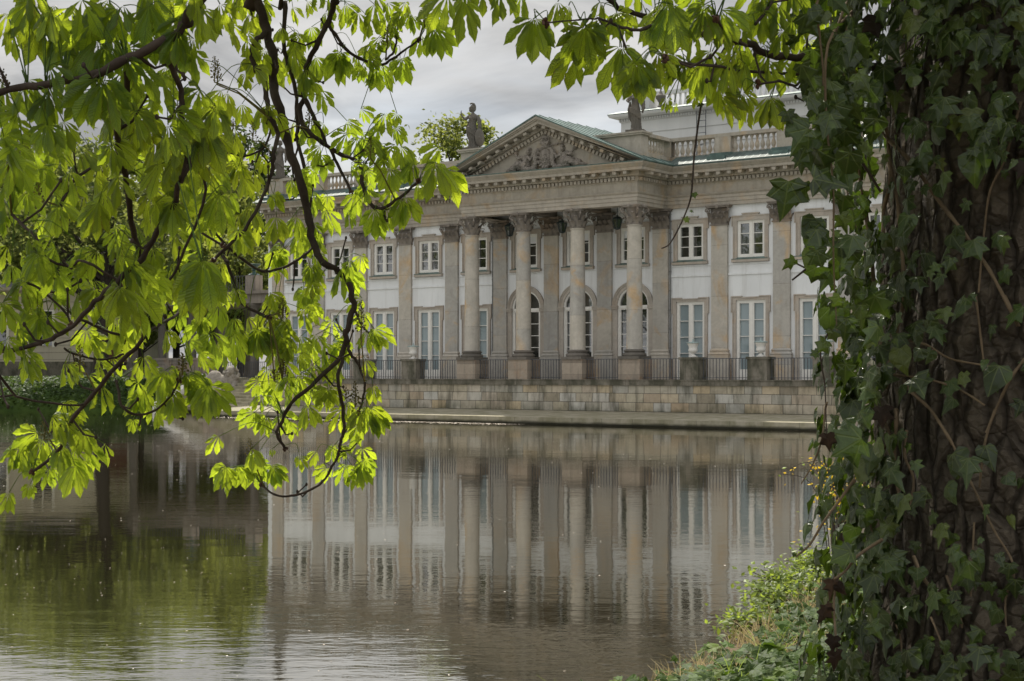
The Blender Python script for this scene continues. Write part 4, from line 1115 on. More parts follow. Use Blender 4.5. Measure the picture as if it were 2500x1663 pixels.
# iron railing panels between the pedestals
stops = sorted([(x, 0.42) for x in URN_X] + [(x, 0.51) for x in (PX[5], PX[6], PX[7], PX[8])])
spans = [(TX0 + 0.1, URN_X[0] - 0.42)] + [(a[0] + a[1], b[0] - b[1]) for a, b in zip(stops[:-1], stops[1:])] + [(URN_X[-1] + 0.42, TX1 - 0.1)]
RLAB = ['long grey iron railing at the far left end of the terrace', 'grey iron railing between the two urns left of the portico', 'grey iron railing between the urn and the leftmost portico column',
        'grey iron railing between first and second portico columns', 'grey iron railing in the middle of the portico', 'grey iron railing between third and fourth portico columns',
        'grey iron railing right of the portico before the first urn', 'grey iron railing between the two urns before the blinded doors', 'grey iron railing before the dark glazed door', 'short grey iron railing at the right end of the terrace']
def railing(lab, p0, p1, z=0.0, bar=None, h=0.86, name='iron_railing', step=0.135):
    """p0, p1 in palace coordinates"""
    a, b = V(p0), V(p1); L = (b - a).length
    e = empty(name, W(a.x, a.y, z), PA + atan2(b.y - a.y, b.x - a.x))
    tag(e, lab, 'railing', 'iron railing panels')
    m = MB(); m.box(0, L, -0.022, 0.022, h - 0.03, h); m.build('top_rail', M['iron'], e)
    m = MB(); m.box(0, L, -0.018, 0.018, 0.07, 0.095); m.build('bottom_rail', M['iron'], e)
    n = max(2, int(L / step))
    me = MB().box(-0.011, 0.011, -0.011, 0.011, 0.0, h - 0.03).mesh('bar', M['iron'])
    for k in range(n):
        o = bpy.data.objects.new('bar', me); COL.objects.link(o); o.parent = e; o.location = ((k + 0.5) * L / n, 0, 0)
    return e
for (x0, x1), lab in zip(spans, RLAB): railing(lab, (x0, -2.2), (x1, -2.2))

# lanterns hanging in the portico
LLAB = ['dark lantern hanging between first and second portico columns', 'dark lantern hanging between second and third portico columns', 'dark lantern hanging beside the fourth portico column']
lan = None
for i, b in enumerate(ARCH):
    if lan is None:
        lan = empty('lantern', W(b, -1.15, 6.36), PA)
        m = MB(); m.tube([(0, 0, 0.52), (0, 0, 1.1)], 0.014, 6); m.build('rod', M['lantern'], lan)
        m = MB().lathe([(0.24, 0.36), (0.26, 0.38), (0.17, 0.46), (0.05, 0.50), (0.05, 0.54)], seg=6); m.build('roof', M['lantern'], lan)
        m = MB()
        for k in range(6):
            a = 2 * pi * k / 6
            m.tube([(0.13 * cos(a), 0.13 * sin(a), -0.02), (0.235 * cos(a), 0.235 * sin(a), 0.37)], 0.016, 5)
        m.lathe([(0.04, -0.07), (0.14, -0.03), (0.14, 0.0)], seg=6); m.build('frame', M['lantern'], lan)
        m = MB().lathe([(0.115, 0.0), (0.22, 0.36)], seg=6); m.build('glass', glass('smoky_lantern_glass', (0.03, 0.035, 0.035)), lan)
        o = lan
    else:
        o = copy_tree(lan); o.location = W(b, -1.15, 6.36)
    tag(o, LLAB[i], 'lantern', 'lanterns hanging in the portico')

# ================================================================== statues on the attic
def statue(label, x, y, flip=1, helmet=True, mat='statue_stone', turn=0.0, arm='raised', face=-1):
    s = empty('statue', W(x, y, 10.14), PA + turn); s.scale = (flip * 0.88, 0.88, 0.88)
    tag(s, label, 'statue', 'stone statues on the palace attic')
    m = MB()
    rows = []                     # draped body: sections with folds
    def sec(z, cx, cy, rx, ry, fold, nf=11, ph=0.0):
        rows.append([(cx + 0.90 * rx * cos(a) * (1 + fold * sin(nf * a + ph)), cy + ry * sin(a) * (1 + fold * sin(nf * a + ph)), z) for a in [2 * pi * k / 44 for k in range(44)]])
    sec(0.10, 0.03, 0, 0.30, 0.24, 0.10); sec(0.20, 0.03, 0, 0.27, 0.22, 0.12, ph=0.2); sec(0.45, 0.02, 0, 0.245, 0.21, 0.13, ph=0.5); sec(0.75, 0.0, 0, 0.25, 0.22, 0.12, ph=0.8)
    sec(0.95, -0.02, -0.01, 0.275, 0.235, 0.06, ph=1.2); sec(1.10, -0.04, 0, 0.27, 0.22, 0.05, 7, 2); sec(1.28, -0.02, 0, 0.215, 0.17, 0.02); sec(1.38, 0.0, 0, 0.20, 0.16, 0.02)
    sec(1.52, 0.02, -0.01, 0.235, 0.18, 0.015); sec(1.66, 0.02, 0, 0.255, 0.165, 0.01); sec(1.76, 0.02, 0, 0.22, 0.13, 0.0); sec(1.83, 0.01, 0, 0.10, 0.09, 0); sec(1.92, -0.01, 0, 0.072, 0.075, 0)
    n = 44; vs = [p for r in rows for p in r]
    m.add(vs, [(i * n + k, i * n + (k + 1) % n, (i + 1) * n + (k + 1) % n, (i + 1) * n + k) for i in range(len(rows) - 1) for k in range(n)] + [tuple(range(n - 1, -1, -1)), tuple((len(rows) - 1) * n + k for k in range(n))])
    for k in range(4):            # cloak folds slung across the hip
        m.tube([(-0.25, -0.12 - 0.02 * k, 1.16 - 0.06 * k), (0.0, -0.235 - 0.005 * k, 1.05 - 0.075 * k), (0.26, -0.13, 0.88 - 0.09 * k)], 0.035, 7)
    m.tube([(0.24, 0.05, 1.72), (0.34, 0.06, 1.45), (0.36, 0.04, 1.15), (0.32, 0.0, 0.9)], [0.08, 0.10, 0.09, 0.04], 9)
    m.tube([(-0.27, 0.08, 1.45), (-0.33, 0.08, 1.1), (-0.30, 0.06, 0.75), (-0.24, 0.05, 0.55)], [0.05, 0.08, 0.07, 0.03], 8)
    for sx in (-1, 1): m.ball((0.02 + sx * 0.10, -0.14, 1.58), 0.085, 0.08, 0.085, 12, 8)
    # head
    m.ball((-0.03, -0.01, 2.06), 0.115, 0.125, 0.15, 16, 12)
    m.ball((-0.05 + face * 0.08, -0.03, 2.0), 0.06, 0.075, 0.085, 10, 8)          # jaw and mouth
    m.tube([(-0.04 + face * 0.105, -0.03, 2.10), (-0.04 + face * 0.14, -0.03, 2.035)], [0.02, 0.028], 6)   # nose
    for dy in (-0.08, 0.03): m.ball((-0.04 + face * 0.09, dy, 2.085), 0.022)       # eyes
    m.ball((-0.02, -0.135, 2.05), 0.025, 0.02, 0.04, 8, 6)                         # ear
    m.ball((0.07, 0.0, 2.03), 0.09, 0.11, 0.12, 10, 8)                            # knotted hair
    if helmet:
        m.ball((-0.01, -0.01, 2.12), 0.145, 0.145, 0.13, 16, 10)
        m.tube([(-0.13, -0.01, 2.13), (-0.22, -0.01, 2.11)], [0.07, 0.015], 8)
        m.tube([(-0.16, -0.01, 2.33), (-0.06, -0.01, 2.345), (0.05, -0.01, 2.31), (0.13, -0.01, 2.20), (0.15, -0.01, 2.05), (0.12, -0.01, 1.95)], [0.03, 0.05, 0.055, 0.05, 0.04, 0.02], 8)
        m.box(-0.03, 0.03, -0.03, 0.01, 2.2, 2.32)
    else:
        m.ball((-0.01, 0.0, 2.13), 0.13, 0.135, 0.10, 14, 9)
    if arm == 'raised':
        m.tube([(-0.19, -0.02, 1.70), (-0.36, -0.10, 1.55), (-0.40, -0.11, 1.55), (-0.54, -0.12, 1.72), (-0.59, -0.12, 1.87)], [0.085, 0.07, 0.065, 0.05, 0.036], 10)
        hand = V((-0.59, -0.12, 1.90))
    else:
        m.tube([(-0.19, -0.02, 1.70), (-0.38, -0.12, 1.50), (-0.30, -0.26, 1.40), (-0.16, -0.30, 1.52)], [0.085, 0.07, 0.05, 0.036], 10)
        hand = V((-0.14, -0.30, 1.55))
    m.ball(hand, 0.035, 0.045, 0.05, 10, 8)
    for k in range(4): m.tube([hand + V((0, -0.03 + 0.02 * k, 0.03)), hand + V((0.01, -0.03 + 0.02 * k, 0.08 + 0.008 * (k % 3))), hand + V((0.03, -0.03 + 0.02 * k, 0.105))], [0.012, 0.012, 0.009], 6)
    m.tube([hand + V((0.01, -0.04, 0.0)), hand + V((0.04, -0.06, 0.05))], [0.014, 0.010], 6)
    m.tube([(0.24, -0.02, 1.70), (0.36, -0.06, 1.42), (0.38, -0.10, 1.18), (0.36, -0.12, 1.04)], [0.085, 0.07, 0.055, 0.045], 10)
    m.ball((0.36, -0.12, 1.0), 0.045, 0.05, 0.06, 10, 8)
    for sx in (-0.12, 0.14): m.ball((sx, -0.24, 0.12), 0.06, 0.11, 0.045, 10, 8)
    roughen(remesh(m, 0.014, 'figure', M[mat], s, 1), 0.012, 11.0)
    b = MB(); b.box(-0.42, 0.46, -0.36, 0.34, 0.0, 0.10); b.build('base', M[mat], s)
    if helmet:
        sh = MB(); sh.ball((0, 0, 0), 0.24, 0.07, 0.46, 20, 12); sh.ball((0, -0.05, 0), 0.07, 0.05, 0.09)
        o = sh.build('shield', M[mat], s, smooth=60); o.location = (0.43, -0.14, 0.58); o.rotation_euler = (0.12, -0.06, 0.35)
    return s
statue('helmeted stone statue raising one arm, shield at its side, left of the pediment', -4.2, -2.0, turn=0.25)
statue('draped stone statue with bent arm on the attic right of the pediment', 4.22, -2.0, helmet=False, arm='bent', turn=0.35)
statue('pale draped stone statue above far left corner of the palace behind branches', -18.3, 0.3, helmet=False, arm='bent', turn=0.4)

# ================================================================== lions, steps, gallery, pavilion
lion_mesh = None
def lion(label, loc, rz, flip=1):
    s = empty('lion_statue', loc, rz); s.scale = (flip, 1, 1)
    tag(s, label, 'lion statue', 'stone lions by the water stairs')
    p = MB(); p.box(-0.95, 0.95, -0.55, 0.6, -0.6, 0.62); p.box(-1.0, 1.0, -0.62, 0.65, -0.75, 0.06)
    p.box(-0.9, 0.9, -0.5, 0.55, 0.62, 0.74)
    p.build('plinth', M['dark_stone'], s)
    m = MB(); Z = 0.72
    # crouching body: haunch on the left, head and mane on the right, forepaws over the edge
    m.ball((-0.50, 0.05, Z + 0.52), 0.46, 0.36, 0.50, 20, 14)
    m.tube([(-0.55, 0.05, Z + 0.55), (-0.15, 0.05, Z + 0.50), (0.30, 0.0, Z + 0.48)], [0.34, 0.30, 0.33], 16)
    m.ball((-0.52, -0.28, Z + 0.28), 0.34, 0.16, 0.26, 14, 10, Matrix.Rotation(0.3, 3, 'Y'))
    m.tube([(-0.70, -0.30, Z + 0.20), (-0.45, -0.40, Z + 0.08), (-0.22, -0.45, Z + 0.08)], [0.14, 0.11, 0.10], 10)
    for k in range(4): m.ball((-0.16, -0.52 + 0.05 * k, Z + 0.07), 0.07, 0.035, 0.055, 8, 6)
    m.ball((0.38, -0.05, Z + 0.55), 0.36, 0.36, 0.46, 18, 12)
    m.ball((0.40, -0.22, Z + 0.98), 0.23, 0.24, 0.24, 16, 12)       # head
    m.ball((0.36, -0.42, Z + 0.90), 0.13, 0.13, 0.11, 12, 8)        # muzzle
    m.ball((0.36, -0.53, Z + 0.95), 0.05, 0.03, 0.03, 8, 6)
    m.ball((0.36, -0.44, Z + 0.78), 0.10, 0.10, 0.05, 10, 8)
    for sx in (-1, 1):
        m.ball((0.39 + sx * 0.11, -0.40, Z + 1.06), 0.06, 0.06, 0.035, 8, 6)
        m.ball((0.40 + sx * 0.20, -0.14, Z + 1.15), 0.07, 0.05, 0.07, 8, 6)
    rr = random.Random(5)
    for k in range(120):                                            # curling mane
        a = rr.uniform(0, 2 * pi); el_ = rr.uniform(-0.9, 1.2)
        c = V((0.40, -0.08, Z + 0.80)); q = V((0.34 * cos(a) * cos(el_), 0.32 * sin(a) * cos(el_) * (0.75 if sin(a) < 0 else 1), 0.45 * sin(el_)))
        if sin(a) * cos(el_) < -0.55 and q.z > 0.0: continue
        p0 = c + q; p1 = p0 + V((q.x * 0.22 + rr.uniform(-.04, .04), q.y * 0.22, -0.10 - rr.uniform(0, .06)))
        m.tube([p0, (p0 + p1) / 2 + q * 0.12, p1], [0.055, 0.05, 0.02], 6)
    for sx in (-0.02, 0.62):
        m.tube([(sx, -0.16, Z + 0.42), (sx + 0.02, -0.36, Z + 0.16), (sx + 0.04, -0.66, Z + 0.08)], [0.17, 0.13, 0.11], 10)
        for k in range(4): m.ball((sx - 0.055 + 0.063 * k, -0.74 - (0.015 if k in (1, 2) else 0), Z + 0.05), 0.035, 0.075, 0.055, 8, 6)
    m.tube([(-0.86, 0.1, Z + 0.4), (-0.98, 0.0, Z + 0.15), (-0.8, -0.35, Z + 0.06)], [0.07, 0.06, 0.05], 8)
    roughen(remesh(m, 0.022, 'lion', M['lion_stone'], s, 1), 0.02, 9.0)
    return s
lion('weathered crouching stone lion on plinth beside the water stairs at left', W(-21.1, -0.9, -1.35), PA + radians(28))
lion('stone lion on corner plinth mostly hidden by the ivy clad trunk', W(TX1 + 0.95, TF - 3.4, -1.05), PA + radians(20), -1)

st = empty('water_stairs', W(-20.1, -2.7, 0), PA)
tag(st, 'pale stone stairs going down to the pond between lion and terrace', 'stairs')
m = MB()
for k in range(11): m.box(-0.05, 3.19, -1.1 + k * 0.32 - (0.1 if k == 0 else 0), 2.72, -2.2 + (0 if k == 0 else 0.001 * k), -1.60 + k * 0.15)
m.build('treads', M['ledge'], st)
m = MB()
for k in range(11): m.box(-4.0, -1.95, -0.1 + k * 0.32, 3.21, -2.1 + 0.001 * k, -1.60 + k * 0.15)
m.build('side_treads', M['ledge'], st)
m = MB(); m.prism([(0, 0), (1, 0), (1, 0.1), (0, 0.1)], 0, 0.01) if False else None
m.add([(-4.5, 0.1, -1.3), (-4.0, 0.1, -1.3), (-4.0, 3.4, 0.22), (-4.5, 3.4, 0.22), (-4.5, 0.1, -2.2), (-4.0, 0.1, -2.2), (-4.0, 3.4, -2.2), (-4.5, 3.4, -2.2)], [(0, 1, 2, 3), (4, 5, 1, 0), (5, 6, 2, 1), (7, 4, 0, 3)])
m.build('sloped_cheek', M['white_stone'], st)

gal = empty('gallery', W(0, 0, 0), PA)
tag(gal, 'columned stone gallery joining the palace to the cream pavilion behind leaves', 'gallery')
GX0, GX1, GY = -33.5, -19.0, 2.6
m = MB(); m.box(GX0, GX1 + 0.3, GY - 0.5, GY + 6, -2.2, -0.004); m.build('floor', M['ledge'], gal)
colm = MB().lathe([(0.32, 0), (0.32, 0.12), (0.27, 0.2), (0.245, 0.28), (0.24, 1.6), (0.21, 3.7), (0.25, 3.75), (0.30, 3.85), (0.34, 3.88), (0.34, 4.0)], seg=20).mesh('column', M['statue_stone'], 40)  # darker stone puts the tree shade into the colour of these pale columns
for k in range(6):
    for yy in (GY + 0.2, GY + 4.5):
        o = bpy.data.objects.new('column', colm); COL.objects.link(o); o.parent = gal; o.location = (GX1 - 1.2 - k * 2.45, yy, 0)
m = MB(); m.box(GX0, GX1, GY - 0.15, GY + 4.9, 4.0, 4.5); m.box(GX0, GX1, GY - 0.35, GY + 5.1, 4.5, 4.66); m.build('entablature', M['carved'], gal)
for k in range(3):
    x = GX1 - 3.6 - k * 4.9
    MB().box(x - 0.35, x + 0.35, GY - 0.2, GY + 0.4, 4.66, 5.5).build('roof_pedestal', M['carved'], gal)
for k in range(3):
    x = GX1 - 3.6 - k * 4.9
    u = empty('bronze_urn', W(x, GY + 0.1, 5.5), PA)
    tag(u, ['green bronze bowl urn on the gallery roof nearest the palace', 'green bronze bowl urn on the middle of the gallery roof', 'green bronze bowl urn on the gallery roof farthest left'][k], 'bronze urn', 'bronze urns on the gallery')
    mm = MB().lathe([(0.24, 0), (0.22, 0.08), (0.10, 0.14), (0.08, 0.22), (0.14, 0.28), (0.08, 0.34), (0.22, 0.46), (0.34, 0.54), (0.38, 0.60), (0.36, 0.62), (0.05, 0.60)], seg=18)
    mm.build('bowl', M['bronze'], u, smooth=45)
    m2 = MB(); m2.lathe([(0.30, -0.02), (0.33, 0.02), (0.26, 0.08)], seg=18); m2.build('foot', M['bronze'], u, smooth=45)
GL = ['thin black railing on the gallery roof beside the palace', 'thin black railing on the gallery roof near the cream pavilion']
railing(GL[0], (GX1 - 8.15, GY + 0.1), (GX1 - 3.95, GY + 0.1), 4.66, name='roof_railing', step=0.2)
railing(GL[1], (GX1 - 13.05, GY + 0.1), (GX1 - 8.85, GY + 0.1), 4.66, name='roof_railing', step=0.2)
railing('grey iron railing across the gallery arch behind the stone lion', (-24.2, 2.3), (-21.2, 2.3))
railing('grey iron railing at the head of the water stairs', (-20.9, 2.3), (-19.0, 2.3))
dw = MB()
for x0, x1 in ((-29.2, -24.4),):
    dw.box(x0, x1, 1.5, 1.8, -1.5, 0.95); dw.box(x0 - 0.05, x1 + 0.05, 1.44, 1.86, 0.95, 1.08)
    n = 4
    for k in range(n):
        a = x0 + (x1 - x0) * k / n; b = x0 + (x1 - x0) * (k + 1) / n
        dw.box(a + 0.12, b - 0.12, 1.46, 1.5, 0.08, 0.16); dw.box(a + 0.12, b - 0.12, 1.46, 1.5, 0.76, 0.84)
        dw.box(a + 0.12, a + 0.20, 1.46, 1.5, 0.16, 0.76); dw.box(b - 0.20, b - 0.12, 1.46, 1.5, 0.16, 0.76); dw.box(a + 0.3, b - 0.3, 1.47, 1.5, 0.24, 0.68)
        dw.box(a - 0.1, a + 0.1, 1.44, 1.5, 0.0, 0.95)
o = dw.build('parapet_wall', M['statue_stone'] if False else M['carved'], None); o.location = C0; o.rotation_euler = (0, 0, PA)
tag(o, 'low grey stone parapet wall with sunk panels left of the lion', 'parapet')

pav = empty('pavilion', (-28.8, 99, 1.75), radians(-4))
tag(pav, 'cream rendered pavilion with brown door behind the branches at far left', 'pavilion')
m = MB(); m.box(-9, 4.6, 0, 8, 0, 5.4); m.build('wall', M['cream'], pav)
m = MB()
for k in range(9): m.box(-9.02, 4.62, -0.015, 0.03, 1.1 + k * 0.46, 1.1 + k * 0.46 + 0.025)
m.build('wall_joint', simple('grey_joint', (0.25, 0.23, 0.2)), pav)
m = MB(); m.box(-9.05, 4.65, -0.08, 0.02, 0, 0.98); m.build('socle', M['coping'], pav)
m = MB(); m.box(-9.2, 4.8, -0.2, 8.2, 5.4, 5.52); m.box(-9.4, 5.0, -0.4, 8.4, 5.52, 5.72); m.build('cornice', M['trim'], pav)
m = MB(); m.add([(-9.4, -0.4, 5.72), (5, -0.4, 5.72), (5, 8.4, 5.72), (-9.4, 8.4, 5.72), (-2.2, 4, 6.5)], [(0, 1, 4), (1, 2, 4), (2, 3, 4), (3, 0, 4)]); m.build('roof', simple('dull_grey_roof', (0.10, 0.10, 0.095), 0.9, 0.1), pav)
m = MB(); m.box(2.5, 4.3, -0.05, 0.03, 0.0, 3.2); dd = m.build('door', M['door_red'], pav)
m = MB(); m.box(2.25, 2.5, -0.08, 0.02, 0, 3.2); m.box(4.3, 4.55, -0.08, 0.02, 0, 3.2); m.box(2.25, 4.55, -0.10, 0.02, 3.2, 3.5); m.build('door_frame', M['surround'], dd)
for x in (-7, -4.2, -1.2):
    m = MB(); m.box(x - 0.6, x + 0.6, -0.04, 0.03, 2.0, 4.2); o = m.build('window', M['glass'], pav)
    m = MB(); m.box(x - 0.75, x - 0.6, -0.07, 0.02, 1.9, 4.3); m.box(x + 0.6, x + 0.75, -0.07, 0.02, 1.9, 4.3); m.box(x - 0.6, x + 0.6, -0.07, 0.02, 4.2, 4.3); m.box(x - 0.04, x + 0.04, -0.07, -0.04, 2.0, 4.2)
    m.build('frame', M['frame'], o)
# ================================================================== trees beyond the water
def tree_meshes(seed, h, r, base, nclump, nleaf, leaf, mat, trunk_r):
    rr = random.Random(seed)
    tk = MB(); lf = MB()
    lean = V((rr.uniform(-.5, .5), rr.uniform(-.5, .5), 0))
    tk.tube([(0, 0, -0.3), (0.02, 0, 0.4), lean * 0.3 + V((0, 0, h * 0.3)), lean * 0.7 + V((0, 0, h * 0.62)), lean + V((0, 0, h * 0.9))],
            [trunk_r * 1.5, trunk_r, trunk_r * 0.8, trunk_r * 0.45, trunk_r * 0.12], 10)
    cl = []
    for k in range(nclump):
        while True:
            p = V((rr.uniform(-1, 1), rr.uniform(-1, 1), rr.uniform(-1, 1)))
            if 0.25 < p.length < 1: break
        q = V((p.x * r * (0.75 + 0.25 * rr.random()), p.y * r, base + (h - base) * (0.5 + 0.5 * p.z)))
        w = 1 - 0.45 * max(0, p.z) ** 2
        q.x *= w; q.y *= w
        cl.append((q, rr.uniform(0.10, 0.24) * r))
    for q, cr in cl:
        if rr.random() < 0.5:
            z0 = max(base * 0.7, q.z - q.xy.length * 0.8 - 0.6)
            st = lean * (z0 / h) + V((0, 0, z0))
            mid = st.lerp(q, 0.55) + V((rr.uniform(-.3, .3), rr.uniform(-.3, .3), -0.25))
            tk.tube([st, mid, q], [trunk_r * 0.28, trunk_r * 0.16, trunk_r * 0.05], 6, False)
        for j in range(nleaf):
            d = V((rr.gauss(0, 1), rr.gauss(0, 1), rr.gauss(0, 0.75))) * cr * 0.6
            c = q + d
            a = V((rr.gauss(0, 1), rr.gauss(0, 1), rr.gauss(-0.3, 0.7))).normalized()
            b = a.cross(V((rr.gauss(0, 1), rr.gauss(0, 1), rr.gauss(0, 1)))).normalized()
            s = leaf * rr.uniform(0.6, 1.3)
            n = a.cross(b)
            lf.add([c - a * s, c + b * s * 0.5 + n * s * 0.12, c + a * s, c - b * s * 0.5 + n * s * 0.12], [(0, 1, 2, 3)])
    return tk.mesh('trunk', M['far_bark'], 60), lf.mesh('crown', mat)
KIND = {
    'broad': tree_meshes(11, 16, 6.0, 3.6, 120, 105, 0.24, M['tree_leaf'], 0.34),
    'lime': tree_meshes(12, 13, 4.6, 2.6, 95, 110, 0.20, M['lime_leaf'], 0.24),
    'dark': tree_meshes(13, 19, 4.6, 4.0, 120, 105, 0.22, M['dark_leaf'], 0.30),
    'loose': tree_meshes(14, 17.5, 5.6, 8.0, 75, 110, 0.20, M['lime_leaf'], 0.26),
    'tall': tree_meshes(15, 14, 6.0, 5.5, 75, 100, 0.22, M['tree_leaf'], 0.46),
}
def tree(kind, x, y, s, rz, label, sz=None):
    e = empty('tree', (x, y, 1.75), rz); e.scale = (s, s, sz or s)
    tag(e, label, 'tree', 'trees in the park beyond the pond')
    for n, me in zip(('trunk', 'crown'), KIND[kind]):
        o = bpy.data.objects.new(n, me); COL.objects.link(o); o.parent = e
def tp(px, Y): return (px - 1250) / FPX * Y
tree('loose', tp(1118, 118), 118, 1.12, 0.4, 'sparse yellow-green tree crown rising behind the helmeted statue')
tree('broad', tp(60, 110), 110, 1.02, 1.0, 'broad green tree beyond the pavilion at the far left edge')
tree('broad', tp(285, 114), 114, 1.0, 2.6, 'second broad green tree beyond the pavilion, right of the leftmost')
tree('lime', tp(430, 104), 104, 1.05, 0.2, 'bright yellow-green tree behind the gallery left of the palace')
tree('lime', tp(345, 100), 100, 0.8, 1.9, 'smaller yellow-green tree between pavilion and gallery')
tree('dark', tp(600, 122), 122, 1.02, 0.7, 'tall dark tree behind the left corner statue of the palace')
tree('dark', tp(520, 128), 128, 0.9, 2.2, 'dark tree left of the tall one behind the palace corner')
tree('lime', tp(585, 100), 100, 0.75, 3.1, 'low yellow-green tree seen through the gallery columns')
tree('lime', tp(150, 106), 106, 1.2, 2.9, 'yellow-green tree between the two broad trees beyond the pavilion')
tree('lime', tp(495, 110), 110, 1.25, 4.4, 'tallest yellow-green tree, behind the gallery beside the dark trees')
tree('tall', tp(245, 87.5), 87.5, 0.96, 1.3, 'thick dark trunked tree standing on the left bank before the pavilion')
tree('broad', -35, 91, 0.9, 0.9, 'green tree on the bank left of the pavilion')
tree('broad', -43, 72, 1.1, 2.0, 'large green tree on the left shore nearest the pavilion')
tree('lime', -45, 56, 1.25, 0.3, 'yellow-green tree halfway along the left shore')
tree('broad', -48, 42, 1.1, 4.0, 'broad green tree along the left shore of the pond')
tree('tall', -49, 27, 1.1, 5.0, 'thick trunked tree near the close end of the left shore')
tree('broad', 31, 62, 0.9, 3.4, 'green tree on the shore right of the palace')
tree('tall', 30, 46, 0.9, 1.4, 'thick trunked tree on the right shore behind the ivy clad trunk')
tree('dark', 40, 74, 0.9, 2.4, 'dark tree farthest back on the right behind the palace')

from mathutils.bvhtree import BVHTree
gbv = BVHTree.FromPolygons([v.co[:] for v in ground_o.data.vertices], [tuple(p.vertices) for p in ground_o.data.polygons])
def gz(x, y):
    h = gbv.ray_cast(V((x, y, 50)), V((0, 0, -1)))
    return h[0].z if h[0] is not None else -9

# leafy ground cover on the left bank
rr = random.Random(3)
m = MB(); cnt = 0
while cnt < 9000:
    Y = rr.uniform(76, 91); X = rr.uniform(-0.345 * Y, -0.19 * Y)
    z = gz(X, Y)
    if z < 0.04: continue
    if z > 1.66 and rr.random() < 0.55: continue
    cnt += 1
    s = rr.uniform(0.05, 0.12)
    c = V((X, Y, z + rr.uniform(0.02, 0.22 if z < 1.5 else 0.08)))
    a = V((rr.gauss(0, 1), rr.gauss(-0.4, 1), rr.gauss(0, 0.5))).normalized(); b = a.cross(V((rr.gauss(0, .6), rr.gauss(-0.4, .6), 1))).normalized()
    m.add([c - a * s, c + b * s * 0.7, c + a * s, c - b * s * 0.7], [(0, 1, 2, 3)])
tag(m.build('ground_cover', leaf_mat('bank_ground_cover_leaf', (0.035, 0.065, 0.016), (0.10, 0.16, 0.02), 0.3, 0, 0.6, 0.2, 0.5)), 'low dark green plants covering the left bank above the water', 'ground cover', kind='stuff')
# ================================================================== the near horse chestnut
ZM = {'5': (2.904, 0, 0), '6': (2.091, 0, 500), '7': (2.8, 450, 0), '8': (2.412, 400, 600), 'R': (2.245, 1050, 0), 'S': (1, 0, 0), '3': (3.137, 1450, 200),
      'a': (2.8, 1850, 0), 'b': (2.8, 1850, 500), 'c': (2.365, 1850, 1000)}
def zs(k, x, y):
    s, ox, oy = ZM[k]; return x / s + ox, y / s + oy
TRX, TRY, TRR = 1.70, 4.95, 0.54
rl_ = random.Random(21)

def crs(pts, rad, sub=4):
    """rounded path through pts"""
    out = []; ro = []; n = len(pts)
    for i in range(n - 1):
        p0, p1, p2, p3 = pts[max(i - 1, 0)], pts[i], pts[i + 1], pts[min(i + 2, n - 1)]
        for k in range(sub):
            t = k / sub
            out.append(0.5 * ((2 * p1) + (p2 - p0) * t + (2 * p0 - 5 * p1 + 4 * p2 - p3) * t * t + (3 * p1 - p0 - 3 * p2 + p3) * t ** 3))
            ro.append(rad[i] + (rad[i + 1] - rad[i]) * t)
    out.append(pts[-1]); ro.append(rad[-1])
    return out, ro

chest = empty('chestnut_tree', (TRX, TRY, 0.4))
tag(chest, 'horse chestnut with bright hanging leaves and thick trunk at the right edge', 'tree')
def cbuild(mb, name, mat, parent=chest, smooth=None):
    """meshes are made in world space; move them under the tree"""
    o = mb.build(name, mat, None, smooth)
    o.parent = parent
    o.matrix_parent_inverse = parent.matrix_world.inverted() if parent is not chest else Matrix.Translation((-TRX, -TRY, -0.4))
    return o

# trunk: bark relief in the geometry, flare at the foot
def trunk():
    m = MB(); NA, NZ = 150, 230; vs = []
    for j in range(NZ + 1):
        z = 0.15 + 5.6 * j / NZ
        fl = 1 + 0.35 * exp(-(z - 0.3) * 2.2) + (0.10 * max(0, z - 4.2))
        for k in range(NA):
            a = 2 * pi * k / NA
            rad = TRR * fl * (1 + 0.05 * sin(3 * a + 0.6) + 0.03 * sin(5 * a + z * 0.5))
            q = V((cos(a) * 2.6, sin(a) * 2.6, z * 0.9))
            c = abs(mnoise.noise(q * 2.3)) ; c2 = abs(mnoise.noise(V((q.x * 1.7, q.y * 1.7, z * 9)) + V((5, 5, 5))))
            rad += 0.014 * min(1, c * 4.5) + 0.004 * min(1, c2 * 5) + 0.008 * mnoise.noise(q * 6)
            vs.append((TRX + rad * cos(a) + 0.03 * z, TRY + rad * sin(a), z))
    m.add(vs, [(j * NA + k, j * NA + (k + 1) % NA, (j + 1) * NA + (k + 1) % NA, (j + 1) * NA + k) for j in range(NZ) for k in range(NA)])
    cbuild(m, 'trunk', M['trunk'], smooth=180)
trunk()

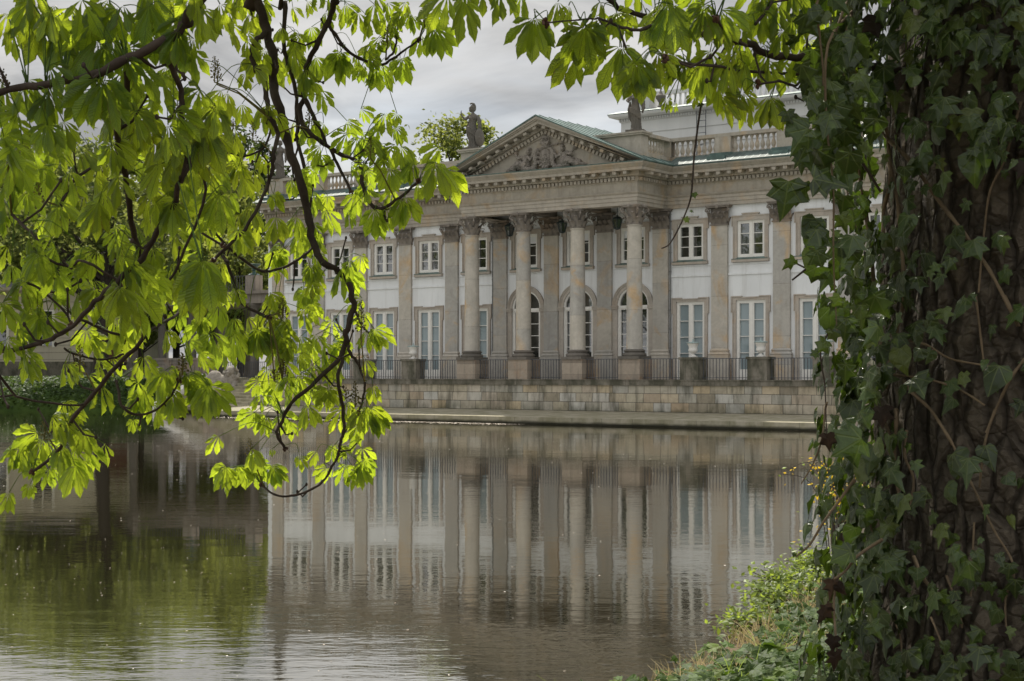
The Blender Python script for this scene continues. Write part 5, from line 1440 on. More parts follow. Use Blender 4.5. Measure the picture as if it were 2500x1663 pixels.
# branches traced from the photograph; each: zoom frame, points, depth at start/end, thickness in photo pixels at start/end, extra world points before the first
FORK = V((1.5, 4.95, 5.3))
L1 = V((-0.75, 6.3, 4.35)); L2 = V((0.3, 5.7, 4.9))
BR = [
    ('S', [(510, -10), (460, 50), (400, 95), (330, 135), (270, 170), (180, 190), (80, 205), (0, 222), (-60, 240)], 3.8, 3.9, 26, 16, [FORK, V((0.5, 4.3, 4.6)), V((-0.3, 3.95, 3.6))]),
    ('S', [(405, 93), (410, 110), (425, 160), (442, 220), (449, 300), (455, 400), (440, 450), (421, 500), (397, 548), (344, 629), (287, 691), (239, 739), (182, 796), (143, 820), (72, 844), (0, 859), (-60, 870)], 3.85, 4.7, 15, 11, []),
    ('S', [(305, 150), (303, 230), (280, 300), (293, 362), (306, 430), (330, 540), (338, 620), (352, 700), (354, 777), (335, 835), (287, 897), (239, 954), (182, 1012), (158, 1050), (139, 1103), (86, 1150)], 3.9, 5.7, 17, 8, []),
    ('7', [(480, -20), (490, 0), (560, 200), (610, 400), (602, 560), (640, 700), (700, 950), (760, 1150), (850, 1450), (880, 1660), (960, 1800), (1085, 1870), (1140, 1990), (1155, 2110), (1110, 2250), (1095, 2330), (1060, 2440), (905, 2600), (743, 2755), (663, 2880), (640, 2970), (683, 3070)], 6.5, 6.3, 27, 7, [FORK, L2, L1]),
    ('8', [(1050, 660), (1030, 800), (1050, 950), (1060, 1080), (1040, 1160), (1020, 1240), (950, 1370), (880, 1430), (750, 1475), (660, 1465), (570, 1415)], 6.3, 6.5, 9, 5, []),
    ('8', [(1085, 590), (1100, 640), (1150, 700), (1185, 800), (1180, 880), (1150, 980)], 6.35, 6.3, 8, 5, []),
    ('7', [(560, 200), (490, 300), (470, 400), (540, 560), (570, 700), (600, 830), (630, 900), (620, 1060), (590, 1180), (530, 1330), (420, 1568), (320, 1668), (200, 1780)], 6.45, 6.0, 14, 8, []),
    ('S', [(540, 625), (557, 640), (560, 658), (588, 739), (660, 777)], 6.0, 6.1, 9, 7, []),
    ('7', [(1040, -20), (1030, 0), (980, 130), (900, 330), (830, 450), (810, 620), (880, 800), (970, 980), (1050, 1120), (1140, 1310)], 6.6, 6.5, 17, 7, [L1, V((-0.7, 6.5, 4.0))]),
    ('7', [(815, 640), (790, 800), (870, 920), (980, 1000), (1160, 1090), (1200, 1120), (1220, 1250), (1270, 1390), (1330, 1430), (1400, 1410), (1500, 1330), (1600, 1240)], 6.55, 6.3, 13, 7, []),
    ('7', [(985, 130), (990, 170), (1080, 310), (1200, 410), (1330, 440), (1420, 390), (1530, 320), (1600, 260)], 6.6, 6.6, 9, 5, []),
    ('7', [(1380, 420), (1430, 340), (1450, 240)], 6.6, 6.65, 6, 4, []),
    ('7', [(675, -20), (680, 0), (680, 250), (700, 400), (760, 620), (780, 840), (770, 950), (820, 1150), (860, 1400), (850, 1568)], 6.8, 6.6, 11, 9, [L1]),
    ('7', [(625, 800), (600, 850), (540, 1000), (400, 1060), (290, 1040)], 6.4, 6.2, 7, 4, []),
    ('S', [(-40, 880), (0, 916), (38, 959), (62, 973), (201, 988), (239, 954)], 4.9, 5.4, 7, 5, []),
    ('S', [(170, 765), (215, 787), (287, 816), (349, 811), (407, 782), (435, 763), (490, 690)], 4.9, 5.9, 7, 7, []),
    ('S', [(150, 850), (182, 863), (239, 878), (297, 868), (318, 850)], 5.2, 5.5, 6, 5, []),
    ('S', [(20, 520), (43, 543), (91, 581), (115, 629), (158, 648), (215, 640), (290, 690)], 4.6, 4.5, 8, 6, []),
    ('S', [(70, 690), (100, 710), (158, 763), (180, 795)], 4.6, 4.6, 6, 6, []),
    ('S', [(280, 930), (301, 988), (330, 1014), (378, 1002), (421, 964), (435, 930)], 5.5, 5.4, 7, 5, []),
    ('S', [(440, 500), (473, 553), (545, 600)], 5.9, 6.0, 6, 5, []),
    ('S', [(520, 560), (562, 608), (628, 658), (690, 654), (744, 625), (765, 600)], 6.2, 6.4, 6, 7, []),
    ('S', [(455, 385), (500, 460), (440, 640), (410, 700), (380, 760)], 4.9, 5.4, 8, 6, []),
    ('S', [(140, 500), (190, 430), (260, 395), (310, 380)], 5.0, 5.2, 9, 6, []),
    ('R', [(2150, 330), (2100, 328), (1900, 300), (1720, 250), (1600, 230), (1400, 160), (1200, 80), (1060, 50), (950, 0), (860, -60)], 4.6, 4.2, 20, 11, [V((1.25, 4.9, 3.0))]),
    ('R', [(1250, 110), (1150, 170), (1050, 155), (940, 120), (880, 95), (640, 110)], 4.2, 3.9, 9, 4, []),
    ('R', [(1740, 380), (1600, 370), (1400, 330), (1290, 310)], 4.4, 3.9, 8, 6, [V((0.98, 4.7, 2.95))]),
    ('R', [(1730, 255), (1640, 180), (1560, 110)], 4.25, 4.1, 8, 6, []),
    ('R', [(2080, 500), (1990, 480), (1900, 460), (1800, 450)], 4.6, 4.3, 7, 5, [V((1.12, 4.7, 2.6))]),
    ('R', [(860, -60), (560, -90), (300, -110)], 4.2, 4.0, 10, 6, []),
    ('R', [(1790, 130), (1870, 20), (1900, -80)], 4.3, 4.5, 8, 8, []),
    ('S', [(300, -900), (100, -1600)], 2.6, 1.4, 40, 20, [FORK, V((0.6, 3.9, 5.3))]),  # from here: unseen limbs over the camera, added for leaves that block sky light
    ('S', [(2500, -1700), (3300, -3400)], 2.9, 1.6, 40, 20, [FORK, V((1.7, 3.9, 5.5))]),
    ('S', [(4200, -1500), (6500, -2600)], 3.4, 2.2, 40, 20, [FORK, V((2.4, 4.4, 5.5))]),
]
branches = []       # (object, [(point, radius)])
for zk, pts, d0, d1, t0, t1, ext in BR:
    n = len(pts); ps = []; rs = []
    for i, (x, y) in enumerate(pts):
        px, py = zs(zk, x, y); t = i / (n - 1); Y = d0 + (d1 - d0) * t
        ps.append(P(px, py, Y) + V((0, rl_.uniform(-.04, .04), 0))); rs.append((t0 + (t1 - t0) * t) / 2 / FPX * Y)
    if ext:
        k = len(ext)
        rs = [max(rs[0], 0.045 - 0.02 * j / k) if j < k - 1 else rs[0] * 1.15 for j in range(k)] + rs
        ps = list(ext) + ps
    pp, ro = crs(ps, rs)
    # knuckles and small kinks
    ro = [r_ * (1 + 0.22 * sin(i * 1.9 + len(pp)) * (i % 3 == 0)) for i, r_ in enumerate(ro)]
    pp = [p + V((rl_.uniform(-1, 1), rl_.uniform(-1, 1), rl_.uniform(-1, 1))) * min(0.006, ro[i] * 0.45) for i, p in enumerate(pp)]
    m = MB(); m.tube(pp, ro, 9)
    for i in range(4, len(pp) - 2, 5):          # spurs and side twigs
        if pp[i].z > 3.9 or rl_.random() < 0.3: continue
        d_ = V((rl_.gauss(0, 1), rl_.gauss(0, .6), rl_.gauss(-.2, 1))).normalized(); l_ = rl_.uniform(0.03, 0.16)
        q0 = pp[i]; q1 = q0 + d_ * l_ * 0.5 + V((0, 0, -0.01)); q2 = q0 + d_ * l_ + V((0, 0, 0.025))
        m.tube([q0, q1, q2], [min(0.006, ro[i] * 0.7), 0.0035, 0.003], 6)
        m.ball(q2, 0.0055, 0.0055, 0.008, 7, 5)
    o = cbuild(m, 'branch', M['twig'], smooth=70)
    branches.append((o, pp, ro))
# unseen limbs of the crown overhead, added to carry its shading leaves
for pts in ([FORK, (0.3, 4.3, 4.5), (-1.1, 4.5, 4.15), (-2.0, 4.9, 4.25), (-2.8, 5.6, 4.4)], [FORK, (0.4, 5.8, 5.0), (-0.9, 6.6, 4.7), (-1.9, 7.1, 4.7), (-2.8, 7.4, 4.7)], [FORK, (1.7, 6.0, 5.0), (1.6, 7.0, 4.85), (1.5, 8.1, 4.8)],
            [FORK, (0.9, 6.0, 5.1), (0.3, 6.9, 4.85), (0.0, 8.0, 4.8)], [FORK, (0.6, 4.6, 4.8), (-0.1, 5.2, 4.5), (-0.9, 5.6, 4.35), (-1.8, 6.0, 4.45)], [FORK, (0.2, 3.9, 4.7), (-0.7, 3.7, 4.1), (-1.4, 3.8, 3.9)], [FORK, (0.9, 4.3, 4.4), (0.5, 4.1, 3.9), (0.2, 4.3, 3.7)],
            [(0.4, 5.8, 5.0), (-0.2, 6.6, 4.4), (-0.5, 7.2, 4.3)], [(-0.9, 6.6, 4.7), (-1.4, 7.6, 4.5), (-2.0, 8.1, 4.5)], [(-1.1, 4.5, 4.15), (-1.6, 5.2, 4.0), (-2.2, 5.9, 4.1)], [(-0.1, 5.2, 4.5), (-0.5, 4.8, 4.1), (-1.2, 5.0, 4.0)]):
    ps = [V(p) for p in pts]
    pp, ro = crs(ps, [0.045 * (1 - 0.75 * i / (len(ps) - 1)) for i in range(len(ps))], 7)
    m = MB(); m.tube(pp, ro, 8)
    branches.append((cbuild(m, 'branch', M['twig'], smooth=70), pp, ro))
flat = [(p, r_, bi) for bi, (o, pp, ro) in enumerate(branches) for p, r_ in zip(pp, ro)]

PROF = [(0.0, 0.05), (0.08, 0.08), (0.18, 0.17), (0.28, 0.30), (0.38, 0.46), (0.48, 0.64), (0.57, 0.81), (0.65, 0.95), (0.72, 1.0), (0.79, 0.90), (0.85, 0.68), (0.90, 0.42), (0.95, 0.16), (1.0, 0.0)]
def leaflet(mb, hub, d, nrm, L, hw, droop, fold):
    s = d.cross(nrm).normalized(); nrm = s.cross(d).normalized()
    g = V((0, 0, -1)); n0 = len(mb.v); vs = []; uv = []
    twist = rl_.uniform(-0.25, 0.25)
    for i, (v, w) in enumerate(PROF):
        c = hub + d * (L * v) + g * (droop * L * v * v) - nrm * (0.10 * L * v * v)
        w_ = w * hw * L * (1.0 + (0.09 if i % 2 else -0.07) * (i > 3))
        ss = s * cos(twist * v) + nrm * sin(twist * v)
        wav = 0.02 * L * sin(i * 1.7 + twist * 9)
        for u in (-1, -0.5, 0, 0.5, 1):
            q = c + ss * (u * w_) - nrm * (fold * abs(u) ** 1.3 * w_) + nrm * (wav * abs(u))
            if i % 2 and abs(u) == 1 and i > 3: q -= d * (0.018 * L)
            vs.append(q); uv.append((u, v))
    fs = [(i * 5 + k, i * 5 + k + 1, i * 5 + 6 + k, i * 5 + 5 + k) for i in range(len(PROF) - 1) for k in range(4)]
    mb.add(vs, fs)
    for i, q in enumerate(uv): mb.uv[n0 + i] = q

A7 = ((0, 1.0), (26, 0.95), (-26, 0.95), (52, 0.78), (-52, 0.78), (82, 0.5), (-82, 0.5))
A5 = ((0, 1.0), (33, 0.9), (-33, 0.9), (66, 0.62), (-66, 0.62))
def leaf(mb, hub, L, ang, pitch=0.0, spread=1.0, roll=0.0, droop=0.22, seven=True):
    """palmate leaf: ang degrees from straight down in the picture plane, pitch leans it to or from the eye"""
    a = radians(ang)
    D = V((sin(a) * cos(pitch), sin(pitch), -cos(a) * cos(pitch)))
    S = V((cos(a), 0, sin(a)))
    N = S.cross(D).normalized()
    if N.y > 0: N = -N
    q = Matrix.Rotation(roll, 3, D); S = q @ S; N = q @ N
    for an, k in (A7 if seven else A5):
        b = radians(an * spread + rl_.uniform(-4, 4))
        d = (D * cos(b) + S * sin(b) - N * (0.50 * abs(sin(b)) + 0.1)).normalized()
        leaflet(mb, hub + d * 0.004, d, N, L * k * rl_.uniform(0.93, 1.06), 0.175 * rl_.uniform(0.85, 1.12), droop * rl_.uniform(0.5, 1.5) + 0.12 * abs(sin(b)), rl_.uniform(0.2, 0.75))

fol = {}; pet = {}; spk = {}
def near_branch(p, pref=None):
    best = min(flat, key=lambda f: (f[0] - p).length_squared)
    return best
def put(hub, L, ang, far=0.75, **k):
    bp, br_, bi = near_branch(hub + V((0, 0, 0.03)))
    if (bp - hub).length > far: return False
    mb = fol.setdefault(bi, MB()); pm = mb
    leaf(mb, hub, L, ang, **k)
    d = hub - bp
    mid = bp.lerp(hub, 0.5) + V((rl_.uniform(-.02, .02), rl_.uniform(-.02, .02), 0.02 + 0.12 * d.length))
    r0 = 0.0015 if d.length < 0.2 else 0.0022
    pp, ro = crs([bp, mid, hub], [r0, r0 * 0.75, 0.0016], 4)
    pm.tube(pp, ro, 5)

LEAF = {
 '5': [(90, 225, 200, 0, 4.4), (390, 40, 300, -5, 3.9), (205, 110, 240, -38, 4.0), (640, 130, 250, -25, 4.0), (700, 50, 260, 5, 4.0), (1060, 40, 330, -10, 3.75), (1420, 70, 260, 15, 3.9), (1560, 30, 240, 22, 3.9),
       (1330, 10, 230, -5, 3.9), (170, 620, 260, -22, 4.0), (340, 615, 250, 0, 4.0), (715, 570, 430, 0, 3.6), (700, 560, 380, -28, 3.65), (740, 575, 380, 26, 3.7), (750, 330, 260, 0, 3.75), (560, 400, 250, -35, 3.8), (900, 420, 190, 20, 3.85),
       (60, 780, 260, -5, 4.4), (90, 1120, 260, -30, 4.2), (95, 1130, 250, 32, 4.2), (450, 860, 250, -10, 4.4), (1060, 820, 250, 22, 5.0), (1030, 850, 250, -28, 5.0), (1110, 1000, 270, 0, 5.0), (1160, 985, 240, 28, 5.0),
       (1440, 880, 400, 2, 4.5), (1445, 890, 390, 24, 4.5), (1435, 890, 330, -22, 4.5), (1550, 1375, 300, 12, 5.0), (1535, 1370, 320, -22, 5.0), (1280, 1210, 250, 15, 5.2), (680, 1250, 200, 0, 5.4), (1690, 1180, 175, 18, 6), (1680, 1160, 150, -25, 6),
       (1570, 640, 230, -45, 6.0), (1610, 660, 190, 12, 6.0), (1180, 475, 160, 0, 5.8), (1250, 490, 140, -35, 5.8), (1660, 910, 210, -25, 6.1), (1850, 370, 250, -35, 6.2), (1900, 380, 260, 32, 6.2), (2080, 330, 200, 10, 6.3), (2170, 490, 190, 12, 6.3), (1300, 400, 130, 20, 5.9)],
 '7': [(1190, 90, 150, -22, 6.5), (1300, 30, 160, 10, 6.5), (1390, 20, 150, 22, 6.5), (1490, 80, 120, -25, 6.5), (1560, 110, 120, 0, 6.5), (1720, 60, 190, 10, 6.6), (1715, 190, 210, 28, 6.6), (1700, 200, 170, 0, 6.6), (1620, 240, 160, 0, 6.6),
       (1475, 400, 190, -3, 6.55), (1500, 395, 180, 24, 6.55), (1335, 440, 195, 4, 6.5), (1300, 445, 140, -25, 6.5), (1215, 450, 120, -12, 6.5), (1060, 365, 210, 0, 6.5), (1050, 360, 170, -30, 6.5), (1075, 365, 180, 26, 6.5), (900, 390, 170, 10, 6.5), (420, 510, 110, -5, 6.2),
       (1260, 320, 110, -35, 6.6), (1290, 310, 100, 30, 6.6), (1180, 950, 190, -50, 6.35), (1210, 945, 200, 28, 6.35), (930, 1060, 170, 0, 6.4), (930, 1000, 150, -45, 6.4), (1110, 915, 150, -55, 6.4), (1290, 960, 160, 35, 6.3), (1440, 990, 170, -45, 6.2), (1480, 1000, 175, 30, 6.2),
       (1720, 1110, 280, 22, 6.0), (1770, 1160, 260, 24, 6.1), (1705, 1115, 210, -14, 6.05), (1600, 1250, 120, 0, 6.2), (1640, 1255, 110, 30, 6.2), (1510, 1350, 200, 0, 6.1), (1490, 1370, 180, -30, 6.1), (1300, 1430, 220, 0, 6.1), (1170, 1330, 160, 0, 6.2), (970, 1430, 200, 0, 6.2), (1560, 1110, 150, -30, 6.1), (1400, 1150, 190, 0, 6.1)],
 '6': [(1030, 285, 330, 4, 3.8), (1025, 290, 290, -36, 3.8), (1040, 285, 290, 20, 3.75), (490, 235, 170, -35, 4.6), (145, 390, 150, 8, 4.5), (110, 395, 150, -32, 4.5), (250, 565, 150, 35, 4.7), (235, 565, 160, -45, 4.7), (90, 640, 150, -10, 4.6), (120, 745, 165, 0, 4.5), (150, 750, 150, 22, 4.6),
       (330, 810, 130, -22, 5.2), (350, 810, 120, 24, 5.2), (505, 800, 120, 5, 5.3), (520, 920, 170, -55, 5.4), (845, 845, 150, -40, 5.2), (860, 845, 140, 30, 5.2), (955, 870, 170, -4, 5.2), (965, 880, 170, 22, 5.2), (1060, 920, 170, 8, 5.1), (1070, 925, 180, 34, 5.1), (1045, 925, 150, -20, 5.1),
       (850, 640, 120, 0, 5.4), (680, 1095, 80, -5, 5.5), (730, 930, 150, 0, 5.3), (700, 960, 120, -35, 5.3), (885, 985, 120, 22, 5.3), (800, 1060, 80, 0, 5.5), (1310, 640, 150, 0, 5.9), (1340, 650, 130, 30, 5.9), (1240, 640, 130, -25, 5.9), (1190, 650, 160, 30, 5.7), (1080, 650, 190, 10, 5.7),
       (190, 1165, 150, -62, 5.6), (215, 1200, 140, -30, 5.6), (420, 1150, 130, 20, 5.5), (405, 1165, 120, -12, 5.5), (430, 1220, 155, 22, 5.6), (310, 1230, 130, 10, 5.6), (155, 1425, 85, -5, 5.7), (300, 1330, 130, 0, 5.7), (350, 1300, 150, 20, 5.65), (115, 1230, 155, -52, 5.6), (60, 1250, 120, -60, 5.7), (250, 1350, 110, -20, 5.7),
       (1140, 1345, 135, -32, 6.4), (1155, 1340, 115, 8, 6.4), (1310, 1300, 110, 18, 6.45), (1300, 1300, 140, -22, 6.45), (1385, 1330, 130, 32, 6.45), (640, 620, 150, -20, 5.2), (400, 330, 160, -20, 4.9), (900, 300, 140, 0, 5.4), (780, 350, 150, 20, 5.3), (690, 420, 260, 8, 4.3), (650, 420, 230, -25, 4.4)],
 '8': [(860, 110, 140, -18, 6.1), (875, 110, 130, 22, 6.1), (1050, 140, 175, -30, 6.1), (1065, 138, 180, 24, 6.1), (1090, 90, 100, 20, 6.1), (710, 430, 130, -5, 6.2), (700, 440, 120, -35, 6.2), (870, 340, 130, 10, 6.2), (560, 490, 160, 28, 5.9), (550, 490, 150, -5, 5.9), (760, 590, 110, -40, 6.0), (680, 560, 130, 10, 6.0),
       (1240, 490, 160, 30, 5.9), (1235, 500, 140, 6, 5.9), (1200, 510, 110, -35, 5.9), (1190, 675, 100, 25, 6.2), (1230, 830, 100, 18, 6.2), (1210, 950, 190, 14, 6.2), (1195, 960, 150, -14, 6.2), (1150, 1050, 110, 0, 6.3), (1225, 965, 170, 30, 6.2), (530, 985, 150, -50, 6.2), (565, 985, 120, -15, 6.2), (600, 1010, 110, 15, 6.2), (740, 1035, 100, 12, 6.3),
       (880, 990, 65, 0, 6.3), (560, 800, 110, -60, 6.2), (740, 780, 120, -50, 6.2), (800, 760, 130, 20, 6.1), (1080, 920, 120, 10, 6.2), (1170, 1290, 150, 28, 6.4), (1160, 1295, 130, 0, 6.4), (1060, 1310, 140, 18, 6.4), (960, 1310, 120, -40, 6.4), (1000, 1180, 110, -40, 6.4), (1010, 1170, 100, 10, 6.4), (900, 1210, 100, -20, 6.4), (1040, 1180, 80, 30, 6.4),
       (550, 1265, 135, -20, 6.45), (560, 1268, 120, 18, 6.45), (425, 1305, 110, 8, 6.45), (370, 1305, 150, -42, 6.45), (640, 1300, 115, 35, 6.45), (640, 1195, 40, 0, 6.4)],
 'R': [(575, 100, 250, -6, 3.85), (582, 102, 220, 22, 3.85), (565, 105, 230, -22, 3.85), (840, 150, 270, -12, 3.8), (852, 150, 260, 14, 3.8), (835, 155, 220, -42, 3.8), (870, 155, 150, 46, 3.8), (1040, 258, 300, -32, 3.7), (1050, 260, 240, 4, 3.7), (1060, 262, 150, 48, 3.7), (1160, 350, 250, 0, 3.75), (1170, 348, 190, 28, 3.75), (1150, 355, 220, -32, 3.75),
       (200, -40, 170, -20, 4.0), (290, -60, 170, 0, 4.0), (380, -50, 190, 5, 4.0), (500, -30, 150, 15, 4.0), (700, 10, 150, -15, 4.2), (760, 30, 130, 0, 4.2), (930, 10, 110, 10, 4.2), (1310, 20, 310, 0, 3.5), (1290, 15, 310, -26, 3.55), (1335, 25, 290, 26, 3.55), (1500, 355, 230, 0, 4.0), (1480, 360, 190, -25, 4.0), (1400, 345, 130, -5, 4.1), (1340, 370, 150, -30, 4.1),
       (1640, 340, 210, -12, 4.0), (1700, 515, 160, -2, 4.4), (1680, 520, 150, -25, 4.4), (1720, 510, 120, 30, 4.4), (1870, 540, 165, -10, 4.3), (1900, 530, 160, 20, 4.3), (1725, 350, 160, 5, 4.1), (1850, 330, 160, 0, 4.2), (1990, 90, 120, 0, 4.6), (2060, 80, 130, 0, 4.6), (1450, 510, 90, 0, 4.4), (1300, 540, 80, 0, 4.5), (1340, 560, 60, 10, 4.5), (1590, 80, 200, -8, 3.9), (1720, 100, 170, 10, 4.0), (1500, 60, 200, 5, 3.9), (1820, 60, 190, 0, 4.1), (1930, 170, 170, -20, 4.3), (1990, 300, 150, 0, 4.4)],
 'a': [(610, 370, 130, -60, 4.15), (620, 365, 130, 70, 4.2), (1340, 180, 120, -20, 4.15), (1380, 185, 130, 5, 4.15), (1420, 180, 120, 30, 4.15)],
}
cam_px = [((p.x / p.y) * FPX + 1250, HOR - (p.z - CAMH) / p.y * FPX, p.y) for p, r_, bi in flat]
def near_px(px, py):
    return min(cam_px, key=lambda c: (c[0] - px) ** 2 + (c[1] - py) ** 2)
for zk, rows in LEAF.items():
    for x, y, L, ang, Y in rows:
        px, py = zs(zk, x, y)
        b = near_px(px, py)
        if abs(b[2] - Y) < 1.3: Y = 0.25 * Y + 0.75 * b[2] + rl_.uniform(-.02, .10)
        put(P(px, py, Y), (0.80 if Y < 4.4 else 0.9) * L / ZM[zk][0] / FPX * Y, ang, pitch=rl_.uniform(-0.6, 0.5), spread=rl_.uniform(0.88, 1.2), roll=rl_.uniform(-0.6, 0.6), seven=rl_.random() < 0.6)

DENS = ["3333323323211123333331", "1233313312000011333320", "1233111200000001122110", "33333222221000", "33332323321000", "3333323321", "333332331", "322333331", "212232343", "00122034300", "020100212", "331001212", "1"]
for j, row in enumerate(DENS):
    for i, ch in enumerate(row):
        for k in range(int(int(ch) * (1.8 if i < 10 else 1.2) + 0.5)):
            if ch == '1' and rl_.random() < 0.35: continue
            for tries in range(7):
                px, py = (i + rl_.random()) * 100, (j + rl_.random()) * 100 - 45
                Y = near_px(px, py + 10)[2] + rl_.uniform(-0.08, 0.34)
                if px < 560 and py < 260 and rl_.random() < 0.5: Y = rl_.uniform(5, 6.5)
                if put(P(px, py, Y), rl_.uniform(0.06, 0.10), rl_.gauss(0, 30), far=0.24 + 0.03 * tries, pitch=rl_.uniform(-0.7, 0.5), spread=rl_.uniform(0.9, 1.25), roll=rl_.uniform(-0.7, 0.7), seven=rl_.random() < 0.6) is not False: break
# crown above the picture: unseen leaves, packed to shade those below
cnt = 0
for k in range(9000):
    if cnt > 2300: break
    Y = rl_.uniform(4.0, 8.4); z = CAMH + HOR / FPX * Y + rl_.uniform(0.26, 1.5)
    X = rl_.uniform(-0.36, 0.30) * Y
    if put(V((X, Y, z)), rl_.uniform(0.09, 0.14), rl_.gauss(0, 30), far=0.55, pitch=rl_.uniform(-0.8, 0.8), spread=rl_.uniform(0.8, 1.2), roll=rl_.uniform(-1.2, 1.2), seven=False) is not False: cnt += 1
print('crown leaves', cnt)
for k in range(380):  # unseen leaves over the camera, added to darken trunk and near foliage
    X, Y, z = rl_.uniform(-3.5, 4.0), rl_.uniform(-1.0, 3.4), rl_.uniform(4.4, 5.9)
    put(V((X, Y, z)), rl_.uniform(0.15, 0.21), rl_.gauss(0, 30), far=1.2, pitch=rl_.uniform(-1.2, 1.2), spread=rl_.uniform(0.8, 1.1), roll=rl_.uniform(-1.5, 1.5), seven=False)
# flower spikes standing up from the leaves
SPK = [('5', 1255, 970, 300, 5.0), ('5', 1515, 960, 220, 5.9), ('5', 1540, 600, 170, 5.9), ('5', 1650, 920, 70, 6.1), ('5', 1790, 1000, 130, 6.1), ('5', 15, 620, 120, 4.4), ('5', 270, 1480, 190, 5.0), ('6', 405, 850, 130, 5.2), ('6', 225, 1200, 95, 5.6), ('6', 930, 870, 110, 5.2),
       ('6', 1440, 580, 110, 6.0), ('6', 1440, 890, 100, 6.0), ('6', 1275, 1305, 110, 6.4), ('8', 1160, 540, 210, 5.9), ('8', 700, 420, 110, 6.1), ('8', 700, 770, 100, 6.0), ('8', 1125, 950, 150, 6.2), ('8', 105, 760, 120, 5.3), ('7', 205, 560, 170, 6.0), ('7', 1385, 330, 150, 6.5), ('7', 850, 880, 130, 6.3), ('7', 1270, 1080, 140, 6.2), ('7', 1640, 190, 130, 6.6), ('8', 650, 800, 70, 6.0), ('8', 1070, 900, 60, 6.2)]
spob = {}
for zk, x, y, h, Y in SPK:
    px, py = zs(zk, x, y); base = P(px, py, Y); H = h / ZM[zk][0] / FPX * Y
    bp, br_, bi = near_branch(base)
    m = MB()
    m.tube([bp, bp.lerp(base, 0.6) + V((0, 0, 0.02)), base, base + V((0.004, 0, H * 0.5)), base + V((0.0, 0.003, H))], [0.0035, 0.003, 0.003, 0.0022, 0.001], 6)
    nb = max(12, int(H * 300))
    for k in range(nb):
        t = 0.12 + 0.88 * k / nb; a = k * 2.4
        out = 0.019 * (1.2 - t)
        c = base + V((0, 0, H * t))
        e = c + V((cos(a) * out, sin(a) * out, 0.006))
        m.tube([c, e], 0.0008, 4, False)
        m.ball(e, 0.0030 * (1.2 - 0.5 * t), None, 0.0038 * (1.2 - 0.5 * t), 6, 4)
    cbuild(m, 'flower_spike', M['spike'], branches[bi][0])
for bi, mb in fol.items():
    cbuild(mb, 'foliage', M['leaf'], branches[bi][0], 180)
# scaly buds at the tips
for bi, (o, pp, ro) in enumerate(branches):
    m = MB(); e = pp[-1]
    for k in range(9):
        d = V((rl_.gauss(0, 1), rl_.gauss(0, 1), rl_.gauss(0, 1))).normalized() * 0.012
        m.ball(e + d * 0.7, 0.005, 0.0035, 0.008, 7, 5, Matrix.Rotation(rl_.uniform(0, 3), 3, 'X'))
    cbuild(m, 'bud', M['bud'], o)

# ================================================================== ivy on the trunk
ivy = empty('ivy', (TRX, TRY, 0.4))
tag(ivy, 'dark green ivy with tan stems climbing the thick chestnut trunk', 'ivy')
def ibuild(mb, name, mat, smooth=None):
    o = mb.build(name, mat, None, smooth); o.parent = ivy
    o.matrix_parent_inverse = Matrix.Translation((-TRX, -TRY, -0.4)); return o
HALF = [(0.20, -0.10), (0.50, 0.02), (0.33, 0.22), (0.54, 0.50), (0.24, 0.52)]
HEART = [(0.24, -0.12), (0.46, 0.04), (0.47, 0.26), (0.37, 0.50), (0.20, 0.76)]
def ivy_leaf(mb, base, d, n, s, fold=0.18, curl=0.1):
    """five pointed lobes, or a plain heart on older shoots; d runs from the stalk to the tip"""
    sd = d.cross(n).normalized(); n = sd.cross(d).normalized()
    r1 = rl_.uniform(0.7, 1.2); r2 = rl_.uniform(0.85, 1.15); skew = rl_.uniform(-0.15, 0.15)
    half = HEART if rl_.random() < 0.3 else HALF
    tip = rl_.uniform(0.85, 1.2)
    mid = [(0, 0), (0, 0.30), (0, 0.62), (skew * 0.6, tip)]
    pts = mid + [(-u * r1 * (1 + skew) * rl_.uniform(.9, 1.1), v * r2 + rl_.uniform(-.04, .04)) for u, v in half] + [(u * r1 * (1 - skew) * rl_.uniform(.9, 1.1), v * r2 + rl_.uniform(-.04, .04)) for u, v in half]
    n0 = len(mb.v); vs = []
    for i, (u, v) in enumerate(pts):
        vs.append(base + sd * (u * s) + d * (v * s) - n * ((fold * abs(u) + curl * v * v + (rl_.uniform(-.05, .06) if i > 3 else 0)) * s))
        mb.uv[n0 + i] = (u, v)
    mb.add(vs, [(0, 1, 4), (1, 5, 4), (1, 6, 5), (1, 2, 6), (2, 7, 6), (2, 8, 7), (2, 3, 8), (0, 9, 1), (1, 9, 10), (1, 10, 11), (1, 11, 2), (2, 11, 12), (2, 12, 13), (2, 13, 3)])
def trunk_hit(px, py, off=0.03):
    d = V(((px - 1250) / FPX, 1, (HOR - py) / FPX)); o = V((0, 0, CAMH))
    z = CAMH + d.z * 4.5; cx = TRX + 0.03 * z; R_ = TRR + off + 0.03 + 0.19 * max(0, exp(-(z - 0.3) * 2.2)) * 0.9
    a = d.x ** 2 + 1; b = -2 * (d.x * cx + TRY); c = cx * cx + TRY * TRY - R_ * R_
    q = b * b - 4 * a * c
    if q < 0:
        t = (d.x * cx + TRY) / a
    else: t = (-b - sqrt(q)) / (2 * a)
    return o + d * t
